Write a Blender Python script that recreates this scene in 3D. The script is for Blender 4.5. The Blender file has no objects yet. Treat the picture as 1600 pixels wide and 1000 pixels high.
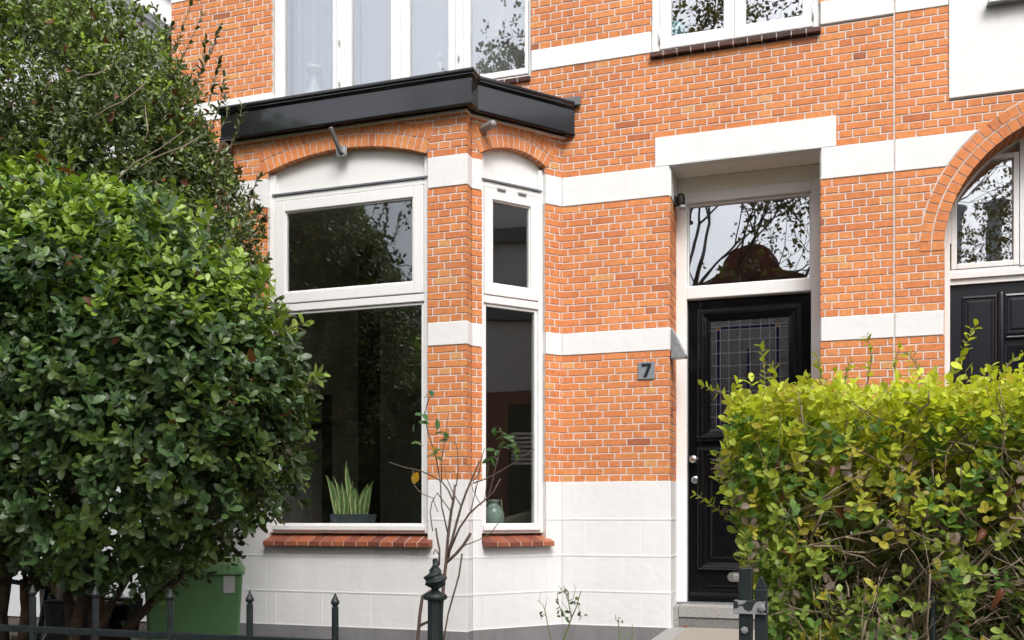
import bpy, bmesh, math, random
import numpy as np
from mathutils import Vector, Matrix
R = math.radians
SC = bpy.context.scene
COL = SC.collection
random.seed(7)
RNG = np.random.default_rng(11)

# ------------------------------------------------------------------ camera
F_PX, HOR, YAW, CD, CZ = 1503.0, 808.0, R(18.4), 7.8, 1.3
cam_d = bpy.data.cameras.new('camera')
cam = bpy.data.objects.new('camera', cam_d); COL.objects.link(cam)
cam.location = (0, -CD, CZ); cam.rotation_euler = (R(90), 0, YAW)
cam_d.sensor_width = 36; cam_d.lens = F_PX/1600*36
cam_d.shift_y = (HOR-500)/1600; cam_d.clip_start = .05; cam_d.clip_end = 2000
SC.camera = cam

# ------------------------------------------------------------------ light
SUN_EL, SUN_AZ = 52, 152          # azimuth clockwise from +Y (into the house)
w = bpy.data.worlds.new('World'); SC.world = w; w.use_nodes = True
nt = w.node_tree; bg = nt.nodes['Background']
sky = nt.nodes.new('ShaderNodeTexSky'); sky.sky_type = 'NISHITA'; sky.sun_disc = False
sky.sun_elevation = R(SUN_EL); sky.sun_rotation = R(SUN_AZ)
sky.air_density = 1.0; sky.dust_density = 6.0; sky.ozone_density = 1.0
hs = nt.nodes.new('ShaderNodeHueSaturation'); hs.inputs['Saturation'].default_value = .42
nt.links.new(sky.outputs[0], hs.inputs['Color']); nt.links.new(hs.outputs[0], bg.inputs[0])
bg.inputs[1].default_value = .15
sun_d = bpy.data.lights.new('sun', 'SUN'); sun_d.energy = 1.25; sun_d.angle = R(20); sun_d.color = (1, .985, .965)
sun = bpy.data.objects.new('sun', sun_d); COL.objects.link(sun)
az, el = R(SUN_AZ), R(SUN_EL)
sdir = Vector((math.sin(az)*math.cos(el), math.cos(az)*math.cos(el), math.sin(el)))
sun.rotation_euler = sdir.to_track_quat('Z', 'Y').to_euler(); sun.location = sdir*30
SC.view_settings.view_transform = 'Standard'; SC.view_settings.look = 'None'
SC.view_settings.exposure = .60; SC.view_settings.gamma = 1
SC.cycles.max_bounces = 10; SC.cycles.transparent_max_bounces = 16
SC.cycles.caustics_reflective = False; SC.cycles.caustics_refractive = False

# ------------------------------------------------------------------ materials
def mat(name, base, rough=.6, spec=.5, metal=0, noise=None, bump=None, coat=0, var=None):
    """noise=(scale, amount) brightens/darkens softly; bump=(scale, strength, distance)"""
    m = bpy.data.materials.new(name); m.use_nodes = True
    n = m.node_tree.nodes; l = m.node_tree.links; b = n['Principled BSDF']
    b.inputs['Base Color'].default_value = (*base, 1); b.inputs['Roughness'].default_value = rough
    b.inputs['Specular IOR Level'].default_value = spec; b.inputs['Metallic'].default_value = metal
    b.inputs['Coat Weight'].default_value = coat
    tc = n.new('ShaderNodeTexCoord')
    if noise:
        t = n.new('ShaderNodeTexNoise'); t.inputs['Scale'].default_value = noise[0]; t.inputs['Detail'].default_value = 7
        t.inputs['Roughness'].default_value = .62
        l.new(tc.outputs['Object'], t.inputs['Vector'])
        r = n.new('ShaderNodeMapRange'); r.inputs[1].default_value = .3; r.inputs[2].default_value = .7
        r.inputs[3].default_value = 1-noise[1]; r.inputs[4].default_value = 1+noise[1]*.4
        l.new(t.outputs[0], r.inputs[0])
        mx = n.new('ShaderNodeVectorMath'); mx.operation = 'MULTIPLY'; mx.inputs[0].default_value = base
        l.new(r.outputs[0], mx.inputs[1]); l.new(mx.outputs[0], b.inputs['Base Color'])
    if bump:
        t2 = n.new('ShaderNodeTexNoise'); t2.inputs['Scale'].default_value = bump[0]; t2.inputs['Detail'].default_value = 4
        l.new(tc.outputs['Object'], t2.inputs['Vector'])
        bp = n.new('ShaderNodeBump'); bp.inputs['Strength'].default_value = bump[1]; bp.inputs['Distance'].default_value = bump[2]
        l.new(t2.outputs[0], bp.inputs['Height']); l.new(bp.outputs[0], b.inputs['Normal'])
    return m

def streaks(m, amount=.10):
    """faint vertical rain streaks and grime multiplied over a paint"""
    n = m.node_tree.nodes; l = m.node_tree.links; b = n['Principled BSDF']; src = b.inputs['Base Color'].links[0].from_socket
    tc = n.new('ShaderNodeTexCoord'); mp_ = n.new('ShaderNodeMapping'); mp_.inputs['Scale'].default_value = (9, 9, .7); l.new(tc.outputs['Object'], mp_.inputs[0])
    t = n.new('ShaderNodeTexNoise'); t.inputs['Scale'].default_value = 1.6; t.inputs['Detail'].default_value = 6; t.inputs['Roughness'].default_value = .6; l.new(mp_.outputs[0], t.inputs['Vector'])
    r = ramp(n, [(0, (1-amount, 1-amount, 1-amount*1.15)), (.42, (1-amount*.3,)*3), (.6, (1, 1, 1))]); l.new(t.outputs[0], r.inputs[0])
    v = n.new('ShaderNodeVectorMath'); v.operation = 'MULTIPLY'; l.new(src, v.inputs[0]); l.new(r.outputs[0], v.inputs[1]); l.new(v.outputs[0], b.inputs['Base Color'])

def ramp(n, stops):
    r = n.new('ShaderNodeValToRGB'); e = r.color_ramp.elements
    while len(e) < len(stops): e.new(.5)
    for i, (p, c) in enumerate(stops): e[i].position = p; e[i].color = (*c, 1)
    return r

def brick_mat(name, stops, rough=.8):
    m = bpy.data.materials.new(name); m.use_nodes = True
    n = m.node_tree.nodes; l = m.node_tree.links; b = n['Principled BSDF']; b.inputs['Roughness'].default_value = rough
    b.inputs['Specular IOR Level'].default_value = .3
    at_ = n.new('ShaderNodeAttribute'); at_.attribute_name = 'tone'
    rp = ramp(n, stops); l.new(at_.outputs['Fac'], rp.inputs[0])
    tc = n.new('ShaderNodeTexCoord')
    t = n.new('ShaderNodeTexNoise'); t.inputs['Scale'].default_value = 26; t.inputs['Detail'].default_value = 8; t.inputs['Roughness'].default_value = .7
    l.new(tc.outputs['Object'], t.inputs['Vector'])
    r1 = n.new('ShaderNodeMapRange'); r1.inputs[1].default_value = .3; r1.inputs[2].default_value = .7; r1.inputs[3].default_value = .78; r1.inputs[4].default_value = 1.16
    l.new(t.outputs[0], r1.inputs[0])
    mu = n.new('ShaderNodeVectorMath'); mu.operation = 'MULTIPLY'; l.new(rp.outputs[0], mu.inputs[0]); l.new(r1.outputs[0], mu.inputs[1])
    tl_ = n.new('ShaderNodeTexNoise'); tl_.inputs['Scale'].default_value = .9; tl_.inputs['Detail'].default_value = 4
    l.new(tc.outputs['Object'], tl_.inputs['Vector'])
    rl = n.new('ShaderNodeMapRange'); rl.inputs[1].default_value = .35; rl.inputs[2].default_value = .65; rl.inputs[3].default_value = .88; rl.inputs[4].default_value = 1.08
    l.new(tl_.outputs[0], rl.inputs[0]); mu0 = mu
    mu = n.new('ShaderNodeVectorMath'); mu.operation = 'MULTIPLY'; l.new(mu0.outputs[0], mu.inputs[0]); l.new(rl.outputs[0], mu.inputs[1])
    # dark burnt specks and pale lime bloom
    t3 = n.new('ShaderNodeTexNoise'); t3.inputs['Scale'].default_value = 75; t3.inputs['Detail'].default_value = 3
    l.new(tc.outputs['Object'], t3.inputs['Vector'])
    r3 = n.new('ShaderNodeMapRange'); r3.inputs[1].default_value = .68; r3.inputs[2].default_value = .76; r3.inputs[3].default_value = 0; r3.inputs[4].default_value = .75
    l.new(t3.outputs[0], r3.inputs[0])
    m1 = n.new('ShaderNodeMix'); m1.data_type = 'RGBA'; l.new(r3.outputs[0], m1.inputs[0]); l.new(mu.outputs[0], m1.inputs[6]); m1.inputs[7].default_value = (.11, .045, .03, 1)
    t4 = n.new('ShaderNodeTexNoise'); t4.inputs['Scale'].default_value = 5; t4.inputs['Detail'].default_value = 9; t4.inputs['Roughness'].default_value = .75
    l.new(tc.outputs['Object'], t4.inputs['Vector'])
    r4 = n.new('ShaderNodeMapRange'); r4.inputs[1].default_value = .56; r4.inputs[2].default_value = .8; r4.inputs[3].default_value = 0; r4.inputs[4].default_value = .4
    l.new(t4.outputs[0], r4.inputs[0])
    m2 = n.new('ShaderNodeMix'); m2.data_type = 'RGBA'; l.new(r4.outputs[0], m2.inputs[0]); l.new(m1.outputs[2], m2.inputs[6]); m2.inputs[7].default_value = (.60, .40, .31, 1)
    l.new(m2.outputs[2], b.inputs['Base Color'])
    bp = n.new('ShaderNodeBump'); bp.inputs['Strength'].default_value = .5; bp.inputs['Distance'].default_value = .004
    l.new(t.outputs[0], bp.inputs['Height']); l.new(bp.outputs[0], b.inputs['Normal'])
    return m

def leaf_mat(name, rough=.4, trans=.22, spec=.5, tl=(.5, .9, .12)):
    m = bpy.data.materials.new(name); m.use_nodes = True
    n = m.node_tree.nodes; l = m.node_tree.links; b = n['Principled BSDF']; out = n['Material Output']
    a = n.new('ShaderNodeAttribute'); a.attribute_name = 'tint'
    l.new(a.outputs['Color'], b.inputs['Base Color']); b.inputs['Roughness'].default_value = rough; b.inputs['Specular IOR Level'].default_value = spec
    tr = n.new('ShaderNodeBsdfTranslucent'); v = n.new('ShaderNodeVectorMath'); v.operation = 'MULTIPLY'
    v.inputs[1].default_value = (1.5, 1.5, .7); l.new(a.outputs['Color'], v.inputs[0]); l.new(v.outputs[0], tr.inputs[0])
    mx = n.new('ShaderNodeMixShader'); mx.inputs[0].default_value = trans
    l.new(b.outputs[0], mx.inputs[1]); l.new(tr.outputs[0], mx.inputs[2]); l.new(mx.outputs[0], out.inputs[0])
    return m

def glass_mat(name, f0=.08, tint=(.93, .96, .95), rough=0.0, wav=.02):
    m = bpy.data.materials.new(name); m.use_nodes = True
    n = m.node_tree.nodes; l = m.node_tree.links; n.remove(n['Principled BSDF']); out = n['Material Output']
    g = n.new('ShaderNodeBsdfGlossy'); g.inputs['Roughness'].default_value = rough; g.inputs['Color'].default_value = (.95, .96, 1, 1)
    t = n.new('ShaderNodeBsdfTransparent'); t.inputs[0].default_value = (*tint, 1)
    ge = n.new('ShaderNodeNewGeometry'); dt = n.new('ShaderNodeVectorMath'); dt.operation = 'DOT_PRODUCT'
    l.new(ge.outputs['Normal'], dt.inputs[0]); l.new(ge.outputs['Incoming'], dt.inputs[1])
    def mth(op, a, b=None):
        q = n.new('ShaderNodeMath'); q.operation = op
        for i, v in enumerate((a, b)):
            if v is None: continue
            if hasattr(v, 'node'): l.new(v, q.inputs[i])
            else: q.inputs[i].default_value = v
        return q.outputs[0]
    sch = mth('POWER', mth('SUBTRACT', 1.0, mth('ABSOLUTE', dt.outputs['Value'])), 5.0)
    fac = mth('ADD', mth('MULTIPLY', sch, 1-f0), f0)            # Schlick reflectance of each face of the pane
    mx = n.new('ShaderNodeMixShader'); l.new(fac, mx.inputs[0]); l.new(t.outputs[0], mx.inputs[1]); l.new(g.outputs[0], mx.inputs[2])
    if wav:
        tc = n.new('ShaderNodeTexCoord'); tn = n.new('ShaderNodeTexNoise'); tn.inputs['Scale'].default_value = 2.2; tn.inputs['Detail'].default_value = 1
        l.new(tc.outputs['Object'], tn.inputs['Vector'])
        bp = n.new('ShaderNodeBump'); bp.inputs['Strength'].default_value = wav; bp.inputs['Distance'].default_value = .05
        l.new(tn.outputs[0], bp.inputs['Height']); l.new(bp.outputs[0], g.inputs['Normal'])
    l.new(mx.outputs[0], out.inputs[0])
    return m

OR = [(0, (.34, .12, .065)), (.05, (.46, .15, .065)), (.16, (.58, .195, .076)), (.5, (.655, .235, .086)), (.82, (.70, .28, .10)), (.96, (.70, .32, .12)), (1, (.66, .34, .14))]
M = dict(
    brick=brick_mat('orange_brick', OR),
    mortar=mat('lime_mortar', (.70, .65, .615), .9, noise=(30, .22), bump=(160, .6, .003)),
    paint=mat('white_masonry_paint', (.80, .80, .80), .62, .4, noise=(3, .045), bump=(14, .25, .012)),
    joint=mat('white_joint_paint', (.84, .84, .84), .6),
    plinth=mat('grey_plinth_paint', (.23, .23, .235), .7, noise=(4, .14), bump=(30, .2, .008)),
    wood=mat('white_gloss_wood', (.84, .84, .835), .32, .5, noise=(3, .02), bump=(25, .03, .004)),
    cream=mat('cream_wood', (.87, .84, .77), .4, .5, noise=(5, .04), bump=(25, .06, .004)),
    black=mat('black_gloss_paint', (.004, .004, .005), .14, .34, bump=(9, .12, .012)),
    canopy=mat('black_canopy_paint', (.014, .015, .018), .11, 1.0, bump=(9, .05, .006)),
    blackdoor2=mat('blue_black_paint', (.012, .013, .019), .26, .5, bump=(20, .08, .006)),
    glass=glass_mat('window_glass', .15),
    glass_hi=glass_mat('coated_window_glass', .36),
    lead=mat('lead_sheet', (.16, .17, .19), .5, .5, noise=(9, .3), bump=(20, .3, .01)),
    zinc=mat('galvanised_steel', (.42, .43, .44), .42, .5, .85, noise=(25, .25)),
    steel=mat('brushed_steel', (.62, .62, .60), .28, .5, 1.0),
    tile=brick_mat('terracotta_tile', [(0, (.16, .052, .036)), (.5, (.25, .078, .048)), (1, (.37, .125, .06))], .45),
    darktile=brick_mat('dark_glazed_brick', [(0, (.045, .022, .02)), (1, (.10, .045, .035))], .35),
    iron=mat('dark_green_iron_paint', (.022, .032, .033), .42, .5, noise=(18, .5), bump=(60, .5, .004)),
    worn=mat('worn_iron_paint', (.30, .30, .30), .55, .5, noise=(30, .3)),
    stone=mat('blue_stone', (.34, .33, .32), .75, noise=(60, .35), bump=(90, .4, .004)),
    washed=mat('washed_gravel_concrete', (.38, .34, .29), .85, noise=(130, .55), bump=(140, .9, .006)),
    granite=mat('granite_step', (.22, .215, .205), .8, noise=(150, .7), bump=(140, .7, .005)),
    soil=mat('garden_soil', (.055, .04, .028), .95, noise=(20, .5), bump=(30, 1, .03)),
    asphalt=mat('asphalt', (.05, .05, .052), .9, noise=(50, .3)),
    pave=mat('paving', (.2, .19, .18), .9, noise=(8, .3)),
    bark=mat('brown_bark', (.085, .055, .035), .9, noise=(25, .5), bump=(40, 1, .012)),
    twig=mat('grey_brown_twig', (.30, .235, .17), .85, noise=(30, .4)),
    rosewood=mat('rose_cane', (.17, .12, .09), .75, noise=(20, .4)),
    rosegreen=mat('green_rose_cane', (.15, .19, .06), .6),
    leaf=leaf_mat('glossy_evergreen_leaf', .36, .2, .6),
    leaf2=leaf_mat('small_evergreen_leaf', .38, .18, .6),
    privet=leaf_mat('privet_leaf', .42, .36, .45),
    treeleaf=leaf_mat('street_tree_leaf', .6, .25, .3),
    bin=mat('green_bin_plastic', (.17, .36, .15), .5, .4, noise=(6, .12)),
    label=mat('white_paper', (.75, .75, .73), .7),
    ink=mat('grey_ink', (.2, .2, .2), .7),
    rubber=mat('black_rubber', (.012, .012, .012), .75),
    bag=mat('black_tarpaulin', (.016, .016, .02), .42, bump=(14, .4, .02)),
    bluepaint=mat('dark_blue_frame', (.012, .03, .055), .25, .6),
    chrome=mat('chrome', (.7, .7, .72), .15, .5, 1),
    room=mat('room_plaster', (.34, .33, .31), .9),
    roomdark=mat('dark_room_wall', (.80, .79, .76), .9),
    floor=mat('oak_floor', (.16, .09, .05), .5),
    curtain=None,
    white_porcelain=mat('white_porcelain', (.78, .77, .75), .2, .6),
    celadon=mat('grey_green_glaze', (.30, .39, .35), .18, .6, noise=(8, .15)),
    slate=mat('slate_planter', (.085, .095, .115), .6, noise=(14, .3)),
    fabric=mat('olive_fabric', (.17, .16, .12), .95, noise=(60, .2)),
    globe=None,
    plate=mat('grey_number_plate', (.22, .25, .275), .4, .5),
    digit=mat('black_digit', (.012, .013, .018), .4),
    lampblack=mat('black_lamp_plastic', (.010, .010, .010), .45),
    oppbrick=mat('dark_red_brick', (.21, .075, .045), .9, noise=(3, .3)),
    oppbrick2=mat('brown_brick', (.16, .085, .06), .9, noise=(3, .3)),
    roof=mat('dark_roof_tile', (.05, .045, .045), .8, noise=(9, .3)),
    render_grey=mat('pale_grey_render', (.55, .57, .59), .85, noise=(60, .12), bump=(120, .4, .004)),
    carpaint=mat('dark_car_paint', (.02, .023, .03), .2, .6, coat=1),
    cardark=mat('car_window', (.01, .012, .014), .05, .6),
    lens=mat('clear_lamp_lens', (.3, .3, .3), .08, .8),
    purple=mat('purple_stained_glass', (.006, .004, .018), .12, .6),
    amber=mat('amber_stained_glass', (.09, .04, .012), .12, .6),
    leadcame=mat('lead_came', (.09, .09, .095), .5, .3, .2),
)
streaks(M['paint'], .07); streaks(M['plinth'], .25); streaks(M['wood'], .06); streaks(M['cream'], .06)
def curtain_mat():
    m = mat('sheer_curtain_or_fill', (.88, .88, .90), .9)
    n = m.node_tree.nodes; l = m.node_tree.links; b = n['Principled BSDF']
    tr = n.new('ShaderNodeBsdfTranslucent'); tr.inputs[0].default_value = (.9, .9, .92, 1)
    mx = n.new('ShaderNodeMixShader'); mx.inputs[0].default_value = .4
    l.new(b.outputs[0], mx.inputs[1]); l.new(tr.outputs[0], mx.inputs[2]); l.new(mx.outputs[0], n['Material Output'].inputs[0])
    return m
M['curtain'] = curtain_mat()
def stained_mat():
    m = glass_mat('ripple_glass', .17, (.30, .29, .27), .12, 0)
    n = m.node_tree.nodes; l = m.node_tree.links
    tc = n.new('ShaderNodeTexCoord'); tn = n.new('ShaderNodeTexNoise'); tn.inputs['Scale'].default_value = 90
    l.new(tc.outputs['Object'], tn.inputs['Vector'])
    bp = n.new('ShaderNodeBump'); bp.inputs['Strength'].default_value = .25; bp.inputs['Distance'].default_value = .01
    l.new(tn.outputs[0], bp.inputs['Height'])
    for q in n:
        if q.type == 'BSDF_GLOSSY': l.new(bp.outputs[0], q.inputs['Normal'])
    return m
M['stained'] = stained_mat()
def globe_mat():
    m = mat('globe_print', (.05, .35, .45), .3)
    n = m.node_tree.nodes; l = m.node_tree.links
    tc = n.new('ShaderNodeTexCoord'); t = n.new('ShaderNodeTexNoise'); t.inputs['Scale'].default_value = 9; t.inputs['Detail'].default_value = 6
    l.new(tc.outputs['Object'], t.inputs['Vector'])
    r = ramp(n, [(0, (.05, .48, .62)), (.54, (.08, .56, .66)), (.57, (.45, .52, .35)), (1, (.6, .5, .3))])
    l.new(t.outputs[0], r.inputs[0]); l.new(r.outputs[0], n['Principled BSDF'].inputs['Base Color'])
    return m
M['globe'] = globe_mat()

# ------------------------------------------------------------------ helpers
class Fr:
    """wall frame: u along the wall, o outward from it, z up"""
    def __init__(s, O, u, n): s.O, s.u, s.n = O, u, n
    def P(s, u, o, z): return (s.O[0]+s.u[0]*u+s.n[0]*o, s.O[1]+s.u[1]*u+s.n[1]*o, z)
WORLD = Fr((0, 0), (1, 0), (0, 1))

class MB:
    def __init__(s): s.v, s.f, s.t = [], [], []
    def add(s, vs, fs, t=0.5):
        k = len(s.v); s.v += [tuple(p) for p in vs]; s.f += [tuple(i+k for i in f) for f in fs]; s.t += [t]*len(fs)
    def box(s, fr, u0, u1, o0, o1, z0, z1, t=.5):
        p = [fr.P(u, o, z) for z in (z0, z1) for u, o in ((u0, o0), (u1, o0), (u1, o1), (u0, o1))]
        s.add(p, [(0, 3, 2, 1), (4, 5, 6, 7), (0, 1, 5, 4), (1, 2, 6, 5), (2, 3, 7, 6), (3, 0, 4, 7)], t)
    def b(s, x0, x1, y0, y1, z0, z1, t=.5): s.box(WORLD, x0, x1, y0, y1, z0, z1, t)
    def frame(s, fr, u0, u1, z0, z1, wl, wr, wb, wt, o0, o1):
        s.box(fr, u0, u0+wl, o0, o1, z0, z1); s.box(fr, u1-wr, u1, o0, o1, z0, z1)
        s.box(fr, u0+wl, u1-wr, o0, o1, z0, z0+wb); s.box(fr, u0+wl, u1-wr, o0, o1, z1-wt, z1)
    def prism(s, bot, top, t=.5):
        n = len(bot); s.add(list(bot)+list(top), [tuple(range(n))[::-1], tuple(range(n, 2*n))]+[(i, (i+1) % n, n+(i+1) % n, n+i) for i in range(n)], t)
    def tube(s, pts, rad, n=6, cap=True, t=.5):
        pts = [Vector(p) for p in pts]
        if not hasattr(rad, '__len__'): rad = [rad]*len(pts)
        k = len(s.v); up = None
        for i, p in enumerate(pts):
            d = (pts[min(i+1, len(pts)-1)]-pts[max(i-1, 0)]).normalized()
            if up is None: up = d.orthogonal().normalized()
            a = (up-d*up.dot(d)); a = a.normalized() if a.length > 1e-6 else d.orthogonal().normalized(); up = a
            c = d.cross(a)
            for j in range(n):
                g = 2*math.pi*j/n; s.v.append(tuple(p+(a*math.cos(g)+c*math.sin(g))*rad[i]))
        nf = 0
        for i in range(len(pts)-1):
            for j in range(n):
                q = k+i*n; s.f.append((q+j, q+(j+1) % n, q+n+(j+1) % n, q+n+j)); nf += 1
        if cap:
            s.f.append(tuple(range(k, k+n))[::-1]); s.f.append(tuple(range(k+(len(pts)-1)*n, k+len(pts)*n))); nf += 2
        s.t += [t]*nf
    def lathe(s, prof, c, n=20, ax=None, twist=None):
        """prof: (radius, height) list around +Z (or axis ax) from c"""
        ax = Vector(ax or (0, 0, 1)).normalized(); a = ax.orthogonal().normalized(); b2 = ax.cross(a); c = Vector(c); k = len(s.v)
        for i, (r, h) in enumerate(prof):
            for j in range(n):
                g = 2*math.pi*j/n; rr = r*(1+(twist(g, h) if twist else 0)); s.v.append(tuple(c+ax*h+(a*math.cos(g)+b2*math.sin(g))*rr))
        nf = 0
        for i in range(len(prof)-1):
            for j in range(n): q = k+i*n; s.f.append((q+j, q+(j+1) % n, q+n+(j+1) % n, q+n+j)); nf += 1
        s.f.append(tuple(range(k, k+n))[::-1]); s.f.append(tuple(range(k+(len(prof)-1)*n, k+len(prof)*n))); s.t += [.5]*(nf+2)
    def build(s, name, m, parent=None, smooth=False, bevel=0, tone=False):
        me = bpy.data.meshes.new(name); me.from_pydata(s.v, [], s.f)
        if tone:
            a = me.attributes.new('tone', 'FLOAT', 'FACE'); a.data.foreach_set('value', np.array(s.t, dtype=np.float32))
        me.materials.append(M[m] if isinstance(m, str) else m)
        if smooth: me.polygons.foreach_set('use_smooth', [True]*len(me.polygons))
        o = bpy.data.objects.new(name, me); COL.objects.link(o)
        if parent is not None:
            o.parent = parent; pw = Matrix.Translation(-world_loc(parent)); me.transform(pw)
        else:
            c = np.array(s.v); b0 = Vector((float(c[:, 0].mean()), float(c[:, 1].mean()), float(c[:, 2].min())))
            me.transform(Matrix.Translation(-b0)); o.location = b0
        if bevel:
            bm_ = o.modifiers.new('bevel', 'BEVEL'); bm_.width = bevel; bm_.segments = 2; bm_.limit_method = 'ANGLE'
        return o
def build_each(mb, name, m, parent=None, **kw):
    """every unconnected piece of the collected shapes becomes an object of its own"""
    par = list(range(len(mb.v)))
    def find(i):
        while par[i] != i: par[i] = par[par[i]]; i = par[i]
        return i
    for f in mb.f:
        r = find(f[0])
        for j in f[1:]: par[find(j)] = r
    groups = {}
    for k, f in enumerate(mb.f): groups.setdefault(find(f[0]), []).append(k)
    out = []
    for ks in groups.values():
        g = MB(); ix = {}
        for k in ks:
            for i in mb.f[k]:
                if i not in ix: ix[i] = len(g.v); g.v.append(mb.v[i])
            g.f.append(tuple(ix[i] for i in mb.f[k])); g.t.append(mb.t[k])
        out.append(g.build(name, m, parent, **kw))
    return out
def world_loc(o):
    l = Vector(o.location)
    while o.parent is not None: o = o.parent; l += Vector(o.location)
    return l
def thing(name, label, cat, loc=(0, 0, 0), group=None):
    o = bpy.data.objects.new(name, None); COL.objects.link(o); o.location = loc; o.empty_display_size = .2
    return tag(o, label, cat, group)
def tag(o, label, cat, group=None, kind=None):
    if label: o['label'] = label
    if cat: o['category'] = cat
    if group: o['group'] = group
    if kind: o['kind'] = kind
    return o
def at(px, py, Y):
    """point on the vertical plane y=Y that the survey of the photograph puts there"""
    u = (px-800)/F_PX; v = (HOR-py)/F_PX; c, s_ = math.cos(YAW), math.sin(YAW)
    r = Vector((-s_+u*c, c+u*s_, v)); t = (Y+CD)/r.y
    return Vector((0, -CD, CZ))+r*t

CH = .0595
def bricks(mb, mm, fr, u0, u1, z0, z1, holes=None, phase=0, depth=.0045, back=.10, tone_shift=0, ext=(0, 0)):
    """English cross bond: real bricks standing proud of a mortar bed, cut round the holes"""
    n = max(1, round((z1-z0)/CH)); h = (z1-z0)/n
    def cut(a, b, iv):
        out = [(a, b)]
        for (p, q) in iv:
            nx = []
            for (c, d) in out:
                if q <= c or p >= d: nx.append((c, d)); continue
                if p > c: nx.append((c, p))
                if q < d: nx.append((q, d))
            out = nx
        return out
    base = math.floor(u0/.2)*.2
    for i in range(n):
        za, zb = z0+i*h, z0+(i+1)*h; zm = (za+zb)/2
        iv = holes(zm) if holes else []
        for (c, d) in cut(u0, u1, iv): mm.box(fr, c+.003, d-.003, -back, 0, za, zb)
        iv = [(p+.006, q-.006) for (p, q) in iv]
        k = i+phase; j = .0046
        if k % 2 == 0: st = [(base+.1*q+.05, base+.1*q+.15) for q in range(-2, int((u1-u0)/.1)+5)]
        else:
            off = .1 if (k//2) % 2 else 0
            st = [(base+.2*q+off, base+.2*q+.2+off) for q in range(-2, int((u1-u0)/.2)+4)]
        for (a, b) in st:
            a2, b2 = max(a, u0-ext[0]), min(b, u1+ext[1])
            if b2-a2 < .012: continue
            for (c, d) in cut(a2, b2, iv):
                if d-c < .012: continue
                c2, d2 = c+(j if c == a else 0), d-(j if d == b else 0)
                jz = random.uniform(-.0012, .0012); t = min(1, max(0, random.gauss(.54+tone_shift, .165)))
                if random.random() < .006: t = random.uniform(0, .08)
                if random.random() < .015: t = random.uniform(.92, 1)
                e = depth*random.uniform(.75, 1.15); g = .0022
                A, B_ = za+j+jz, zb-j+jz
                tl = random.uniform(-.001, .001)
                p = [fr.P(c2, 0, A), fr.P(d2, 0, A), fr.P(d2, 0, B_), fr.P(c2, 0, B_),
                     fr.P(c2+g, e, A+g), fr.P(d2-g, e+tl, A+g), fr.P(d2-g, e+tl, B_-g), fr.P(c2+g, e, B_-g)]
                mb.add(p, [(4, 5, 6, 7), (0, 1, 5, 4), (1, 2, 6, 5), (2, 3, 7, 6), (3, 0, 4, 7)], t)

def arch_ring(mb, mm, fr, cu, cz, r0, rows, th, a0, a1, pitch, o0, o1):
    """rows of voussoirs from angle a0 to a1 measured from straight up, clockwise; bricks between o0 (back) and o1 (front)"""
    def pt(a, r, o): return fr.P(cu+math.sin(a)*r, o, cz+math.cos(a)*r)
    nseg = 48; rT = r0+rows*th
    for i in range(nseg):                                  # mortar bed
        a, b = a0+(a1-a0)*i/nseg, a0+(a1-a0)*(i+1)/nseg
        q0, q1 = r0+.002, rT+.004
        p = [pt(a, q0, o0), pt(b, q0, o0), pt(b, q1, o0), pt(a, q1, o0), pt(a, q0, o1-.005), pt(b, q0, o1-.005), pt(b, q1, o1-.005), pt(a, q1, o1-.005)]
        mm.add(p, [(0, 3, 2, 1), (4, 5, 6, 7), (0, 1, 5, 4), (1, 2, 6, 5), (2, 3, 7, 6), (3, 0, 4, 7)])
    for k in range(rows):
        ra, rb = r0+k*th+(.0 if k == 0 else .005), r0+(k+1)*th-.005
        n = round(abs(a1-a0)*(ra+rb)/2/pitch)
        for i in range(n):
            a, b = a0+(a1-a0)*i/n, a0+(a1-a0)*(i+1)/n; ga, gb = .005/ra, .005/rb
            s_ = 1 if a1 > a0 else -1
            t = min(1, max(0, random.gauss(.5, .17))); e = o1+random.uniform(-.001, .001)
            p = [pt(a+s_*ga, ra, o0), pt(b-s_*ga, ra, o0), pt(b-s_*gb, rb, o0), pt(a+s_*gb, rb, o0),
                 pt(a+s_*ga, ra, e), pt(b-s_*ga, ra, e), pt(b-s_*gb, rb, e), pt(a+s_*gb, rb, e)]
            mb.add(p, [(4, 5, 6, 7), (0, 1, 5, 4), (1, 2, 6, 5), (2, 3, 7, 6), (3, 0, 4, 7)], t)

def H_rect(*rects):
    return lambda z: [(a, b) for (a, b, c, d) in rects if c <= z <= d]
def H_disc(cu, cz, r, zmin, ha=None):
    def f(z):
        if z < zmin or abs(z-cz) >= r: return []
        hw = math.sqrt(r*r-(z-cz)**2)
        if ha: hw = min(hw, (z-cz)*math.tan(ha)-.012)
        return [(cu-hw, cu+hw)]
    return f
def H_all(*fs): return lambda z: [iv for f in fs for iv in f(z)]

# ================================================================== SETTING: ground
def sheet(name, x0, x1, y0, y1, z, m):
    g = MB(); g.add([(x0, y0, z), (x1, y0, z), (x1, y1, z), (x0, y1, z)], [(0, 1, 2, 3)]); o = g.build(name, m)
    return tag(o, None, None, kind='structure')
sheet('ground', -400, 400, -400, 400, -.02, 'soil')
sheet('garden_ground', -9, 5, -4.6, .5, 0, 'soil')
sheet('pavement', -60, 60, -8.6, -4.6, .004, 'pave')
sheet('road', -60, 60, -14.5, -8.6, -.012, 'asphalt')
sheet('far_pavement', -60, 60, -18.6, -14.5, .004, 'pave')

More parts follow.
